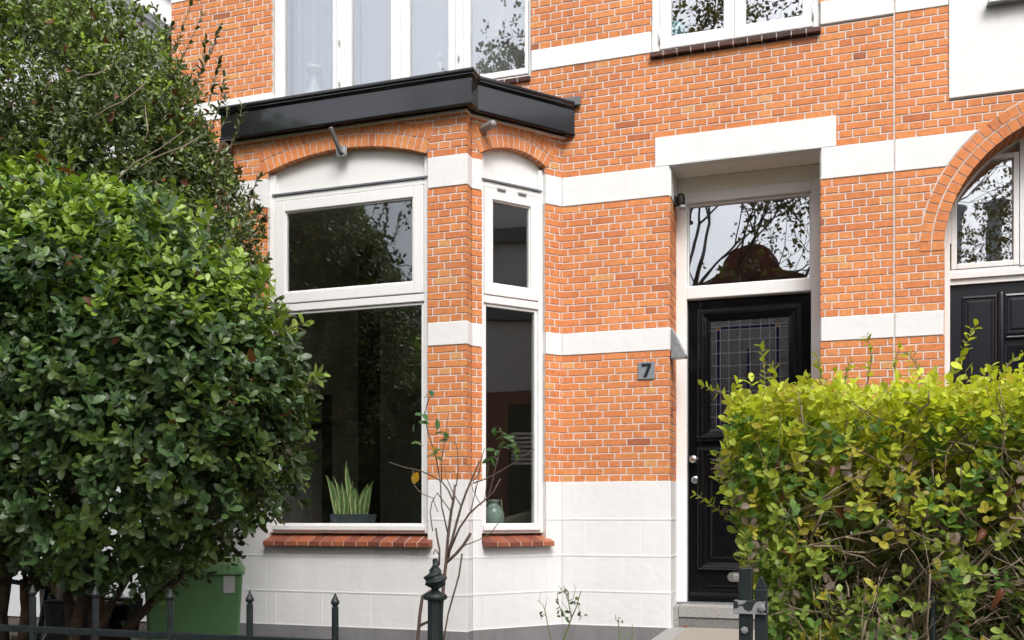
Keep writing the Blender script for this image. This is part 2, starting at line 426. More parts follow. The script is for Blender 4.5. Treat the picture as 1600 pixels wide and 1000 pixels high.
# ================================================================== HOUSE
FAC = Fr((0, 0), (1, 0), (0, -1))
BX0, BX1, BY, BR = -4.834, -2.714, -.768, -.669
FRONT = Fr((0, BY), (1, 0), (0, -1))
dx, dy = .6428, .7660
SIDE = Fr((BX1, BR), (dx, dy), (dy, -dx)); SL = .8734
SIDEL = Fr((-5.3954, 0), (dx, -dy), (-dy, -dx))
RETR = Fr((BX1, BY), (0, 1), (1, 0)); RETL = Fr((BX0, BR), (0, -1), (-1, 0))
house = thing('brick_house', 'orange brick town house numbered 7 with white bands, bay window and black front door', 'house', (-2.8, 0, 0))
Z_B, Z_L0, Z_L1, Z_M0, Z_M1, Z_T0, Z_T1 = 1.592, 2.656, 2.838, 3.905, 4.147, 5.083, 5.257
JX = .445
wb, wm = MB(), MB()
def h(*r): return H_rect(*r)
bayhole = (-5.36, -2.19, -1, 4.62); doorhole = (-1.25, -.08, -1, 4.147)
lint = (-1.364, .029, 4.1, 4.383)
win1 = (-4.95, -2.42, 5.035, 9); win2 = (-1.398, -.087, 5.034, 9)
hl = H_rect(bayhole, doorhole, lint, win1, win2)
XL, XR = -6.07, JX-.006
for (a, b, ph) in ((Z_B, Z_L0, 0), (Z_L1, Z_M0, 0), (Z_M1, Z_T0, 1), (Z_T1, 6.27, 0), (6.45, 7.4, 0)):
    bricks(wb, wm, FAC, XL, XR, a, b, hl, ph)
# bay walls
WF0, WF1 = -4.508, -3.040
arcF = (-3.800, 2.126, 2.192); arcS = (.40, 3.712, .586)
ha = math.asin(.742/arcF[2]); hs_ = math.asin(.322/arcS[2])
holeF = H_all(H_rect((WF0, WF1, -1, 4.2)), H_disc(arcF[0], arcF[1], arcF[2]+.16, 4.2, ha))
PS0, PS1 = .093, .706
holeS = H_all(H_rect((PS0, PS1, -1, 4.22)), H_disc(arcS[0], arcS[1], arcS[2]+.15, 4.22, hs_))
holeSL = H_all(H_rect((SL-PS1, SL-PS0, -1, 4.22)), H_disc(SL-arcS[0], arcS[1], arcS[2]+.15, 4.22, hs_))
bb, bmm = MB(), MB()
for (a, b, ph) in ((Z_B, Z_L0, 0), (Z_L1, Z_M0, 0), (Z_M1, 4.62, 1)):
    bricks(bb, bmm, FRONT, BX0, BX1, a, b, holeF, ph, ext=(.006, .006))
    bricks(bb, bmm, SIDE, .004, SL, a, b, holeS, ph); bricks(bb, bmm, SIDEL, 0, SL, a, b, holeSL, ph)
    bricks(bb, bmm, RETR, .001, .097, a, b, None, ph, back=.06); bricks(bb, bmm, RETL, .002, .098, a, b, None, ph, back=.06)
arch_ring(bb, bmm, FRONT, arcF[0], arcF[1], arcF[2], 2, .105, -ha, ha, .0595, -.09, .0085)
arch_ring(bb, bmm, SIDE, arcS[0], arcS[1], arcS[2], 2, .10, -hs_, hs_*.98, .052, -.09, .0085)
arch_ring(bb, bmm, SIDEL, SL-arcS[0], arcS[1], arcS[2], 2, .10, -hs_*.98, hs_, .052, -.09, .0085)
# door reveal bricks
REV = Fr((-1.25, 0), (0, 1), (1, 0)); REVR = Fr((-.08, .33), (0, -1), (-1, 0))
for (a, b) in ((Z_B, Z_L0), (Z_L1, Z_M0)):
    bricks(wb, wm, REV, .001, .33, a, b, None, 1); bricks(wb, wm, REVR, 0, .329, a, b, None, 1)
wall = wb.build('wall', 'brick', house, tone=True); wm.build('mortar', 'mortar', wall)
bayw = bb.build('bay_wall', 'brick', house, tone=True); bmm.build('mortar', 'mortar', bayw)

# painted bands (4 mm proud of the bricks), the lintel over the door
pb = MB(); PO = .010
def band(fr, u0, u1, z0, z1, o=PO, bk=-.09): pb.box(fr, u0, u1, bk, o, z0, z1)
band(FAC, XL, -5.395, Z_L0, Z_L1); band(FAC, -2.149, -1.25, Z_L0, Z_L1); band(FAC, -.08, XR, Z_L0, Z_L1)
band(FAC, XL, -5.395, Z_M0, Z_M1); band(FAC, -2.149, -1.25, Z_M0, Z_M1); band(FAC, -.08, XR, Z_M0, Z_M1)
band(FAC, -1.366, .030, Z_M1, 4.385, PO+.002)
band(FAC, XL, -4.952, Z_T0, Z_T1); band(FAC, -2.418, -1.400, Z_T0, Z_T1); band(FAC, -.085, XR, 5.10, 5.277)
band(FAC, XL, -4.952, 6.27, 6.45); band(FAC, -2.418, -1.400, 6.27, 6.45); band(FAC, -.085, XR, 6.27, 6.45)
build_each(pb, 'painted_band', 'paint', house, bevel=.004)
pb = MB()
for (a, b) in ((Z_L0, Z_L1), (Z_M0, Z_M1)):
    band(FRONT, BX0-.008, WF0, a, b); band(FRONT, WF1, BX1+.008, a, b)
    band(RETR, .001, .103, a, b, PO, -.05); band(RETL, -.004, .098, a, b, PO, -.05)
    band(SIDE, .008, PS0, a, b); band(SIDE, PS1, SL-.006, a, b); band(SIDEL, .006, SL-PS1, a, b); band(SIDEL, SL-PS0, SL-.008, a, b)
    band(REV, .012, .33, a, b, PO, -.05); band(REVR, 0, .318, a, b, PO, -.05)
build_each(pb, 'painted_band', 'paint', house, bevel=.004)
# soffit of the recess and lining boards
s1 = MB(); s1.b(-1.30, -.03, .085, .34, Z_M1+.003, Z_M1+.08); s1.build('recess_soffit', 'cream', house)
s1 = MB()
s1.box(FAC, -1.135, -.745, .012, .022, 4.142, 4.160); s1.box(FAC, -.62, -.205, .012, .022, 4.142, 4.160)
build_each(s1, 'lintel_drip_strip', mat('pale_grey_strip', (.55, .57, .56), .6), house, bevel=.003)

# rendered base: slabs with drawn joints
pl, pj, pg = MB(), MB(), MB()
def base(fr, u0, u1, inner=0, zt=Z_B, verts=(), o=.012, lean=0):
    pl.box(fr, u0, u1, -.10, o, .405, zt+.002); pg.box(fr, u0, u1, -.10, o+.004, 0, .405)
    for z in (.405, .686, .982, 1.283):
        if z > zt: continue
        pj.box(fr, u0, u1, o-.01, o+.0035, z-.0035, z+.0035)
        pj.box(fr, u0, u1, o-.01, o+.0015, z-.010, z-.0035)
    for (u, za, zb) in verts: pj.box(fr, u-.003, u+.003, o-.01, o+.0025, za, zb)
base(FAC, XL, -5.40); base(FAC, -2.149, -1.241, verts=((-1.95, .982, 1.283), (-1.49, .982, 1.283), (-1.95, .409, .686), (-1.48, .409, .686)))
base(FAC, -.089, XR)
base(FRONT, BX0-.009, WF0, verts=()); base(FRONT, WF1, BX1+.009)
base(FRONT, WF0, WF1, zt=1.085, verts=[(x, a, b) for x in (-4.42, -3.98, -3.54, -3.105) for a, b in ((.409, .682), (.986, 1.08))])
base(RETR, -.0085, .100, o=.012); base(RETL, -.001, .1075)
base(SIDE, .01, PS0); base(SIDE, PS1, SL-.008); base(SIDE, PS0, PS1, zt=1.085); base(SIDEL, .008, SL-PS1); base(SIDEL, SL-PS0, SL-.01); base(SIDEL, SL-PS1, SL-PS0, zt=1.085)
base(REV, -.0085, .33); base(REVR, 0, .3385)
bo = build_each(pl, 'rendered_base', 'paint', house, bevel=.003)[0]; pj.build('joint_line', 'joint', bo); build_each(pg, 'grey_plinth', 'plinth', house, bevel=.003)

# ---- windows
def pane(fr, u0, u1, z0, z1, o, parent, m='glass'):
    g = MB(); g.box(fr, u0, u1, o-.006, o, z0, z1); return g.build('pane', m, parent)
def arch_panel(fr, cu, cz, r, u0, u1, z0, o0, o1, name, m, parent, n=24):
    pts = [(u0, z0), (u1, z0)]+[(u1+(u0-u1)*i/n, cz+math.sqrt(max(0, r*r-(u1+(u0-u1)*i/n-cu)**2))) for i in range(n+1)]
    g = MB(); g.prism([fr.P(u, o0, z) for u, z in pts], [fr.P(u, o1, z) for u, z in pts]); return g.build(name, m, parent)
def sill(fr, u0, u1, z0, oB, zB, oF, n, parent, m='tile'):
    g = MB(); w_ = (u1-u0)/n
    for i in range(n):
        a, b = u0+i*w_+.002, u0+(i+1)*w_-.002; dz = random.uniform(-.0015, .0015)
        p = [fr.P(a, oB, z0), fr.P(b, oB, z0), fr.P(b, oF, z0+dz), fr.P(a, oF, z0+dz), fr.P(a, oB, zB), fr.P(b, oB, zB), fr.P(b, oF, z0+.038+dz), fr.P(a, oF, z0+.038+dz)]
        g.add(p, [(0, 1, 2, 3), (4, 7, 6, 5), (0, 4, 5, 1), (1, 5, 6, 2), (2, 6, 7, 3), (3, 7, 4, 0)], random.random())
    o = g.build('window_sill', m, parent, bevel=.004, tone=True)
    g = MB(); p0, p1 = u0+.004, u1-.004
    p = [fr.P(p0, oB, z0+.001), fr.P(p1, oB, z0+.001), fr.P(p1, oF-.003, z0+.001), fr.P(p0, oF-.003, z0+.001), fr.P(p0, oB, zB-.003), fr.P(p1, oB, zB-.003), fr.P(p1, oF-.003, z0+.035), fr.P(p0, oF-.003, z0+.035)]
    g.add(p, [(0, 1, 2, 3), (4, 7, 6, 5), (0, 4, 5, 1), (1, 5, 6, 2), (2, 6, 7, 3), (3, 7, 4, 0)]); g.build('sill_joint', 'mortar', o)
def bay_window(fr, u0, u1, name, arc, w_out, ntile, wj):
    """outer frame with a fixed lower light, a top-hung sash and a boarded arch head; depths measured outward from the brick face"""
    f = MB(); zb, zs, ztop = 1.168, 3.03, 4.02
    f.box(fr, u0, u0+wj, -.15, -.035, zb, 4.19); f.box(fr, u1-wj, u1, -.15, -.035, zb, 4.19)
    f.box(fr, u0+wj, u1-wj, -.15, -.035, zb, 1.215)                      # bottom rail
    f.box(fr, u0+wj, u1-wj, -.15, -.035, 3.025, 3.088)                   # transom
    f.box(fr, u0+wj, u1-wj, -.15, -.035, 3.958, 4.005)                   # head
    w_ = f.build('bay_window_frame', 'wood', house, bevel=.006)
    q = MB(); q.frame(fr, u0+wj+.003, u1-wj-.003, 3.092, 3.954, w_out, w_out, .092, .090, -.10, -.028)
    s_ = q.build('sash', 'wood', w_, bevel=.007)
    q = MB(); gx = .012
    q.frame(fr, u0+wj+w_out+.003, u1-wj-w_out-.003, 3.184, 3.864, gx, gx, gx, gx, -.07, -.042); q.build('glazing_bead', 'wood', w_, bevel=.004)
    pane(fr, u0+wj+w_out+.01, u1-wj-w_out-.01, 3.19, 3.858, -.058, w_)
    q = MB(); q.frame(fr, u0+wj+.001, u1-wj-.001, 1.216, 3.024, .028, .028, .034, .024, -.085, -.050); q.build('glazing_bead', 'wood', w_, bevel=.005)
    q = MB(); q.box(fr, u0+wj-.012, u1-wj+.012, -.034, -.012, 1.190, 1.236); q.build('drip_rail', 'wood', w_, bevel=.008)
    pane(fr, u0+wj+.02, u1-wj-.02, 1.24, 3.01, -.066, w_)
    arch_panel(fr, arc[0], arc[1], arc[2]+.012, u0+wj*.6, u1-wj*.6, 4.021, -.12, -.062, 'arched_head_panel', 'wood', w_)
    q = MB(); q.box(fr, u0+wj*.55, u1-wj*.4, -.061, -.022, 4.006, 4.020); q.build('lead_flashing', 'lead', w_)
    sill(fr, u0-.0, u1+.045, 1.062, -.10, 1.163, .075, ntile, w_)
    return w_
wF = bay_window(FRONT, WF0, WF1, 'front', arcF, .092, 14, .052)
wS = bay_window(SIDE, PS0, PS1, 'side', arcS, .075, 6, .045)
bay_window(SIDEL, SL-PS1, SL-PS0, 'side_left', (SL-arcS[0], arcS[1], arcS[2]), .075, 6, .045)
q = MB(); q.box(SIDE, .255, .335, -.030, -.015, 3.945, 3.963); q.box(SIDE, .455, .535, -.030, -.015, 3.945, 3.963); build_each(q, 'sash_hinge', 'zinc', wS, bevel=.003)

# upper left window: four lights
f = MB(); UL = FAC; o0, o1 = -.16, -.045
for a, b in ((-4.948, -4.885), (-4.30, -4.225), (-3.13, -3.06), (-2.46, -2.422)): f.box(UL, a, b, o0, o1, 5.03, 7.38)
for a, b in ((-4.885, -4.30), (-4.225, -3.13), (-3.06, -2.46)): f.box(UL, a, b, o0, o1, 5.03, 5.085)
up = f.build('upper_window_frame', 'wood', house, bevel=.005)
for a, b, wl, wr in ((-4.882, -4.303, .04, .035), (-4.222, -3.662, .075, .09), (-3.660, -3.133, .09, .065), (-3.057, -2.463, .065, .030)):
    q = MB(); q.frame(UL, a, b, 5.088, 7.36, wl, wr, .055, .07, -.12, -.036); q.build('sash', 'wood', up, bevel=.006)
    pane(UL, a+wl, b-wr, 5.143, 7.29, -.07, up, 'glass_hi')
q = MB()
for z in (5.24, 5.62): q.tube([(-4.264, .03, z), (-4.264, .03, z+.08)], .009, 8)
q.tube([(-3.095, .03, 5.30), (-3.095, .03, 5.38)], .009, 8); build_each(q, 'hinge', 'wood', up, smooth=True)
sill(FAC, -4.95, -2.425, 5.0, -.05, 5.028, .03, 22, up, 'darktile')
# upper right window
f = MB(); f.frame(FAC, -1.396, -.089, 5.076, 7.38, .062, .05, .030, .06, -.16, -.025)
up2 = f.build('upper_window_frame', 'wood', house, bevel=.005)
for a, b, wl, wr in ((-1.332, -.737, .088, .084), (-.735, -.141, .084, .078)):
    q = MB(); q.frame(FAC, a, b, 5.109, 7.31, wl, wr, .10, .08, -.11, -.018); q.build('sash', 'wood', up2, bevel=.006)
    pane(FAC, a+wl, b-wr, 5.20, 7.25, -.06, up2, 'glass_hi')
q = MB(); q.tube([(-1.334, .012, 5.16), (-1.334, .012, 5.28)], .008, 8); q.tube([(-.139, .012, 5.16), (-.139, .012, 5.28)], .008, 8); build_each(q, 'hinge', 'wood', up2, smooth=True)
sill(FAC, -1.405, -.078, 5.034, -.05, 5.074, .045, 12, up2, 'darktile')

# ---- canopy over the bay
can = MB()
fx0, fx1, fy = BX0-.075, -2.640, -.858
side_n = (dy, -dx); c2 = (-2.640, -.717); t_end = (.0-c2[1])/dy
poly = [(fx0, 0.0), ]
mir = lambda p: (BX0+BX1-p[0], p[1])
Pm = [mir((c2[0]+dx*t_end, -.012)), mir(c2), (mir((fx1, fy))), (fx1, fy), c2, (c2[0]+dx*t_end, -.012)]
can.prism([(x, y, 4.502) for x, y in Pm], [(x, y, 4.70) for x, y in Pm])
canopy = can.build('bay_canopy', 'canopy', house, bevel=.003)
def off_poly(P, d):
    out = []
    for i, p in enumerate(P):
        ns = []
        if i > 0: e = Vector(P[i])-Vector(P[i-1]); ns.append(Vector((e.y, -e.x)).normalized())
        if i < len(P)-1: e = Vector(P[i+1])-Vector(P[i]); ns.append(Vector((e.y, -e.x)).normalized())
        m_ = sum(ns, Vector((0, 0))); m_ = m_/max(.3, m_.length_squared)*len(ns) if len(ns) == 2 else ns[0]
        if len(ns) == 2: b_ = (ns[0]+ns[1]).normalized(); m_ = b_/max(.35, b_.dot(ns[0]))
        out.append(tuple(Vector(p)+m_*d))
    return out
def sweep(prof, name, m, smooth=False):
    g = MB(); rings = []
    for (d, z) in prof: rings.append([(x, y, z) for x, y in off_poly(Pm, d)])
    k = len(prof)
    for i in range(len(Pm)): g.v += [rings[j][i] for j in range(k)]
    for i in range(len(Pm)-1):
        for j in range(k): a = i*k; g.f.append((a+j, a+(j+1) % k, a+k+(j+1) % k, a+k+j))
    g.f.append(tuple(range(k))); g.f.append(tuple(range((len(Pm)-1)*k, len(Pm)*k))[::-1]); g.t = [.5]*len(g.f)
    return g.build(name, m, canopy, smooth=smooth)
sweep([(.002-.02, 4.700), (.010, 4.700), (.016, 4.708), (.010, 4.712), (.022, 4.716), (.022, 4.722), (-.02, 4.722)], 'cornice_molding', 'canopy')
sweep([(-.05, 4.7225)]+[(.012+.022*math.cos(a), 4.743+.021*math.sin(a)) for a in [R(-80+i*22) for i in range(9)]]+[(-.05, 4.765)], 'cornice_roll', 'canopy')
sweep([(-.02, 4.486), (.004, 4.486), (.009, 4.494), (.004, 4.5015), (-.02, 4.5015)], 'fascia_bead', 'canopy')
Pi = off_poly(Pm, -.045); Pw = off_poly(Pm, -.065)
g = MB(); g.prism([(x, y, 4.766) for x, y in Pi], [(x, y+.0, 4.775) for x, y in Pi]); g.build('lead_roof', 'lead', canopy)
q = MB(); q.box(FAC, -2.30, -1.985, .012, .05, 4.725, 4.80); q.build('lead_apron', 'lead', canopy, bevel=.006)
q = MB(); q.prism([(x, y, 4.470) for x, y in Pw], [(x, y, 4.4855) for x, y in Pw]); q.build('canopy_soffit', 'cream', canopy)

# ---- front door
DY = .40
DF = Fr((0, .33), (1, 0), (0, -1))        # door frame face
f = MB()
f.box(DF, -1.249, -1.158, -.14, 0, .57, 4.02); f.box(DF, -.160, -.081, -.14, 0, .57, 4.02)
f.box(DF, -1.158, -.160, -.14, 0, 3.130, 3.232); f.box(DF, -1.158, -.160, -.14, 0, 3.935, 4.02)
dfr = f.build('door_frame', 'wood', house, bevel=.006)
q = MB(); q.box(DF, -1.249, -.081, -.14, -.012, 4.0205, 4.149); q.build('head_board', 'cream', house)
q = MB(); q.frame(DF, -1.157, -.161, 3.233, 3.934, .012, .012, .014, .02, -.075, -.04); q.build('glazing_bead', 'wood', dfr, bevel=.004)
pane(DF, -1.148, -.168, 3.24, 3.925, -.065, dfr, 'glass_hi')
DL = Fr((0, DY), (1, 0), (0, -1))
d_ = MB()
x0, x1 = -1.156, -.162
d_.box(DL, x0, -1.055, -.05, 0, .590, 3.127); d_.box(DL, -.255, x1, -.05, 0, .590, 3.127)
d_.box(DL, -1.055, -.255, -.05, 0, .590, .868); d_.box(DL, -1.055, -.255, -.05, 0, 1.872, 1.955); d_.box(DL, -1.055, -.255, -.05, 0, 3.030, 3.127)
door = d_.build('front_door', 'black', house, bevel=.004)
def molding(fr, u0, u1, z0, z1, prof, name, parent, m):
    """rectangular picture-frame moulding; prof = (inset, outward) pairs"""
    g = MB(); k = len(prof)
    for (a, b) in ((0, 0), (1, 0), (1, 1), (0, 1)):
        for (i_, o) in prof: g.v.append(fr.P(u0+i_ if a == 0 else u1-i_, o, z0+i_ if b == 0 else z1-i_))
    for c in range(4):
        A, B_ = c*k, ((c+1) % 4)*k
        for j in range(k-1): g.f.append((A+j, B_+j, B_+j+1, A+j+1))
    g.t = [.5]*len(g.f); return g.build(name, m, parent)
mp = [(-.022, .0005), (-.022, .016), (-.012, .026), (.004, .028), (.016, .016), (.030, .012), (.036, -.004), (.052, -.008), (.060, -.022), (.085, -.026)]
molding(DL, -1.055, -.255, 1.955, 3.030, mp, 'panel_molding', door, 'black')
molding(DL, -1.055, -.255, .868, 1.872, mp[:7]+[(.052, -.018), (.075, -.018), (.10, -.004), (.115, -.004)], 'panel_molding', door, 'black')
q = MB(); q.box(DL, -.945, -.365, -.03, -.004, .978, 1.762); q.build('raised_panel', 'black', door, bevel=.006)
q = MB(); q.prism([DL.P(-1.085, 0, 1.952), DL.P(-.225, 0, 1.952), DL.P(-.225, .034, 1.972), DL.P(-1.085, .034, 1.972)], [DL.P(-1.085, 0, 2.0), DL.P(-.225, 0, 2.0), DL.P(-.225, .012, 1.992), DL.P(-1.085, .012, 1.992)]); q.build('panel_ledge', 'black', door, bevel=.003)
q = MB(); q.prism([DL.P(-1.075, 0, .846), DL.P(-.235, 0, .846), DL.P(-.235, .034, .862), DL.P(-1.075, .034, .862)], [DL.P(-1.075, 0, .905), DL.P(-.235, 0, .905), DL.P(-.235, .012, .890), DL.P(-1.075, .012, .890)]); q.build('panel_ledge', 'black', door, bevel=.003)
q = MB(); q.box(DL, -1.0, -.31, .0, .012, .716, .728); q.build('bottom_bead', 'black', door, bevel=.004)
q = MB(); q.tube([DL.P(-1.13, .028, .650), DL.P(-.19, .028, .650)], .026, 14); q.box(DL, -1.13, -.19, 0, .02, .61, .69); q.build('weather_bar', 'black', door, smooth=False, bevel=.003)
# stained glass
GX0, GX1, GZ0, GZ1 = -.970, -.340, 2.035, 2.947
sg = MB(); sg.box(DL, GX0, GX1, -.034, -.028, GZ0, GZ1); gl = sg.build('stained_glass', 'stained', door)
q = MB()
q.box(DL, -.921, -.893, -.0275, -.0255, GZ0, 2.871); q.box(DL, -.438, -.410, -.0275, -.0255, GZ0, 2.871); q.box(DL, -.893, -.438, -.0275, -.0255, 2.871, 2.899)
q.box(DL, -.672, -.650, -.0275, -.0255, 2.25, 2.70)
build_each(q, 'purple_border', 'purple', gl)
q = MB(); q.box(DL, -.921, -.893, -.0275, -.0255, 2.872, 2.899); q.box(DL, -.438, -.410, -.0275, -.0255, 2.872, 2.899); build_each(q, 'amber_corner', 'amber', gl)
q = MB()
for x in (-.923, -.891, -.819, -.730, -.648, -.560, -.490, -.440, -.408): q.box(DL, x-.0025, x+.0025, -.0275, -.0225, GZ0, GZ1 if x in (-.819, -.730, -.648, -.560, -.490) else 2.90)
for z in (2.871, 2.900): q.box(DL, GX0, GX1, -.0274, -.0224, z-.0025, z+.0025)
for i in range(8): z = 2.783-i*.107; q.box(DL, GX0, GX1, -.0274, -.0224, z-.0025, z+.0025)
for x in (-.819, -.730, -.648, -.560, -.490):
    for i in range(8): z = 2.783-i*.107; q.box(DL, x-.006, x+.006, -.0272, -.0215, z-.006, z+.006)
q.build('lead_came', 'leadcame', gl)
q = MB(); q.lathe([(.014, 0), (.026, .002), (.026, .012), (.016, .02), (.016, .038), (.031, .046), (.034, .060), (.028, .074), (.012, .08)], DL.P(-1.103, 0, 1.787), 24, (0, -1, 0)); q.build('door_knob', 'steel', door, smooth=True)
q = MB(); q.lathe([(.030, 0), (.030, .008), (.022, .012), (.012, .012), (.012, .016), (.004, .016)], DL.P(-1.098, 0, 1.614), 24, (0, -1, 0)); q.box(DL, -1.100, -1.096, .015, .018, 1.604, 1.624); q.build('door_lock', 'steel', door)
lb = MB()
n_ = 10; pts = []
for (cx_, s0) in ((-.56, -90), (-.795, 90)):
    for i in range(n_+1): a = R(s0+180*i/n_); pts.append((cx_+.034*math.cos(a), .800+.038*math.sin(a)))
lb.prism([DL.P(u, 0, z) for u, z in pts], [DL.P(u, .012, z) for u, z in pts]); lo = lb.build('letterbox', 'steel', door, bevel=.003)
q = MB(); q.box(DL, -.785, -.57, .0125, .019, .775, .822); q.build('letterbox_flap', 'zinc', lo, bevel=.003)

# threshold and step
q = MB(); q.b(-1.249, -.081, .30, .46, .545, .589); q.build('threshold', 'lead', house, bevel=.004)
q = MB(); q.b(-1.19, -.081, .10, .299, .482, .578); q.b(-1.249, -1.192, .11, .299, .40, .572); stp = q.build('doorstep', 'stone', house, bevel=.006)
q = MB(); q.b(-1.19, -.081, .112, .299, .40, .480); q.build('step_riser', 'granite', stp, bevel=.004)
la = MB(); la.b(-1.10, -.15, -2.2, .03, .30, .408); lo = tag(la.build('garden_path', 'washed', bevel=.01), None, None, kind='structure')
la = MB(); la.b(-1.262, -1.104, -2.2, .03, .0, .402); la.b(-.146, -.0, -2.2, .03, .0, .402); la.b(-1.262, 0, .033, .111, .0, .402); la.b(-1.10, -.15, -2.2, .03, 0, .299); la.b(-1.262, 0, -4.5, -2.204, 0, .2)
tag(la.build('path_kerb', 'stone', bevel=.006), None, None, kind='structure')

# ---- rooms behind the glass
q = MB()
def shell(g, x0, x1, y0, y1, z0, z1, t=.06):
    g.b(x0, x1, y1, y1+t, z0, z1); g.b(x0-t, x0, y0, y1+t, z0-t, z1+t); g.b(x1, x1+t, y0, y1+t, z0-t, z1+t); g.b(x0, x1, y0, y1+t, z1, z1+t)
shell(q, -5.88, -2.22, .08, 4.6, .7, 4.42); q.build('room_wall', 'roomdark', house)
q = MB(); q.b(-5.88, -2.22, .08, 4.6, .62, .699); q.b(-4.83, -2.72, -.70, .08, .62, .699); q.build('room_floor', 'floor', house)
q = MB(); shell(q, -5.0, -2.35, .18, 3.6, 4.9, 7.5); shell(q, -1.46, -.02, .18, 3.6, 4.9, 7.5); q.b(-5, -2.35, .18, 3.6, 4.84, 4.899); q.b(-1.46, -.02, .18, 3.6, 4.84, 4.899); q.build('upper_room_wall', 'room', house)
q = MB(); shell(q, -1.25, -.08, .47, 3, .55, 4.2); q.b(-1.25, -.08, .47, 3, .5, .549); q.build('hall_wall', 'room', house)
q = MB(); q.b(WF0, WF1, BY+.17, BY+.42, 1.17, 1.205)
q.prism([SIDE.P(PS0, -.17, 1.17), SIDE.P(PS1, -.17, 1.17), SIDE.P(PS1, -.36, 1.17), SIDE.P(PS0, -.36, 1.17)], [SIDE.P(PS0, -.17, 1.205), SIDE.P(PS1, -.17, 1.205), SIDE.P(PS1, -.36, 1.205), SIDE.P(PS0, -.36, 1.205)])
q.build('window_board', 'wood', house)
# black steel framed inner doors in the living room
q = MB(); P_ = Fr((0, 2.2), (1, 0), (0, -1))
xa, xb, ztp, zmd = at(505, 700, 2.2).x, at(517, 700, 2.2).x, at(510, 618, 2.2).z, at(510, 662, 2.2).z
q.box(P_, xa, xb, -.03, .03, .7, ztp); q.box(P_, xa-1.0, xa, -.03, .03, ztp-.07, ztp); q.box(P_, xa-1.0, xa, -.03, .03, zmd-.05, zmd)
q.box(P_, at(566, 700, 2.2).x, at(588, 700, 2.2).x, -.1, .1, .7, 4.4)
q.build('inner_door_frame', 'lampblack', house)
q = MB(); npl = 60
pts = []
for i in range(npl+1):
    x = -4.93+.72*i/npl; pts.append((x, .34+.03*math.sin(i*.9)+.012*math.sin(i*2.3+1)))
for i in range(npl):
    a, b = pts[i], pts[i+1]
    q.add([(a[0], a[1], 4.95), (b[0], b[1], 4.95), (b[0], b[1], 7.4), (a[0], a[1], 7.4)], [(0, 1, 2, 3)])
q.build('sheer_curtain_or_fill', 'curtain', house, smooth=True)
q = MB(); npl = 150; pts = [(-4.2+1.78*i/npl, .34+.002*math.sin(i*.8)+.003*math.sin(i*.13)) for i in range(npl+1)]
for i in range(npl):
    a, b = pts[i], pts[i+1]; q.add([(a[0], a[1], 4.95), (b[0], b[1], 4.95), (b[0], b[1], 7.4), (a[0], a[1], 7.4)], [(0, 1, 2, 3)])
q.build('sheer_curtain_or_fill', 'curtain', house, smooth=True)  # flat pale sheet added behind the other three panes to brighten their sky reflection
q = MB(); q.b(XL, XR, .12, 9, 7.4, 7.5); q.b(XL, XL+.1, .11, 9, 0, 7.4); q.b(XL+.1, XR, 8.9, 9, 0, 7.4); q.build('house_shell', 'oppbrick', house)
q = MB(); q.prism([(XL, -.3, 7.5), (XR, -.3, 7.5), (XR, 9, 7.5), (XL, 9, 7.5)], [(XL, 4.3, 11), (XR, 4.3, 11), (XR, 4.4, 11), (XL, 4.4, 11)]); q.build('roof', 'roof', house)

# ================================================================== NEIGHBOUR TO THE RIGHT
nb = thing('brick_house', 'neighbouring brick house on the right with round arched black door and large white wall panel', 'house', (2.4, 0, 0))
wb, wm = MB(), MB(); NX0, NX1 = JX+.006, 6.0
AC = (1.741, 3.283, .952)
hn = H_all(H_rect((.789, 2.693, -1, 3.312), (.821, 5.2, 4.403, 9)), H_disc(AC[0], AC[1], AC[2]+.11, 3.312))
for (a, b, ph) in ((Z_B, Z_L0, 1), (Z_L1, Z_M0, 0), (Z_M1, 5.10, 1), (5.277, 7.4, 0)): bricks(wb, wm, FAC, NX0, NX1, a, b, hn, ph, tone_shift=.03)
arch_ring(wb, wm, FAC, AC[0], AC[1], AC[2], 2, .085, R(-90), R(90), .072, -.28, .009)
NRV = Fr((.79, 0), (0, 1), (1, 0)); bricks(wb, wm, NRV, .001, .29, .6, 3.312, None, 0, back=.05)
NRV2 = Fr((2.692, .29), (0, -1), (-1, 0)); bricks(wb, wm, NRV2, 0, .289, .6, 3.312, None, 0, back=.05)
nw = wb.build('wall', 'brick', nb, tone=True); wm.build('mortar', 'mortar', nw)
q = MB(); q.box(FAC, JX-.0055, JX+.0055, -.09, .003, 0, 7.4); q.build('party_joint', 'mortar', nb)
pb = MB(); pb.box(FAC, NX0, .788, -.09, PO, Z_L0, Z_L1)
pts = [(NX0, Z_M0), (NX0, Z_M1)]; ro = AC[2]+.172
for z in [Z_M1-(Z_M1-Z_M0)*i/8 for i in range(9)]: pts.append((AC[0]-math.sqrt(ro*ro-(z-AC[1])**2), z))
pb.prism([FAC.P(u, -.08, z) for u, z in pts], [FAC.P(u, PO, z) for u, z in pts])
pb.box(FAC, NX0, .819, -.09, PO, 5.10, 5.277); pb.box(FAC, 2.695, NX1, -.09, PO, Z_L0, Z_L1)
pts2 = [(2*AC[0]-u, z) for u, z in pts[2:]]+[(NX1, Z_M0), (NX1, Z_M1)]
pb.prism([FAC.P(u, -.08, z) for u, z in pts2], [FAC.P(u, PO, z) for u, z in pts2])
build_each(pb, 'painted_band', 'paint', nb, bevel=.004)
q = MB(); q.box(FAC, .8225, 5.198, -.09, .012, 4.4045, 7.4); q.build('white_panel', 'paint', nb, bevel=.004)
q = MB(); q.box(FAC, 1.075, 3.6, .013, .085, 5.035, 5.06); q.box(FAC, 1.075, 3.6, .070, .0845, 5.061, 5.10); q.build('zinc_sill', 'zinc', nb, bevel=.004)
pl, pj, pg = MB(), MB(), MB(); base(FAC, NX0, .788); base(FAC, 2.695, NX1)
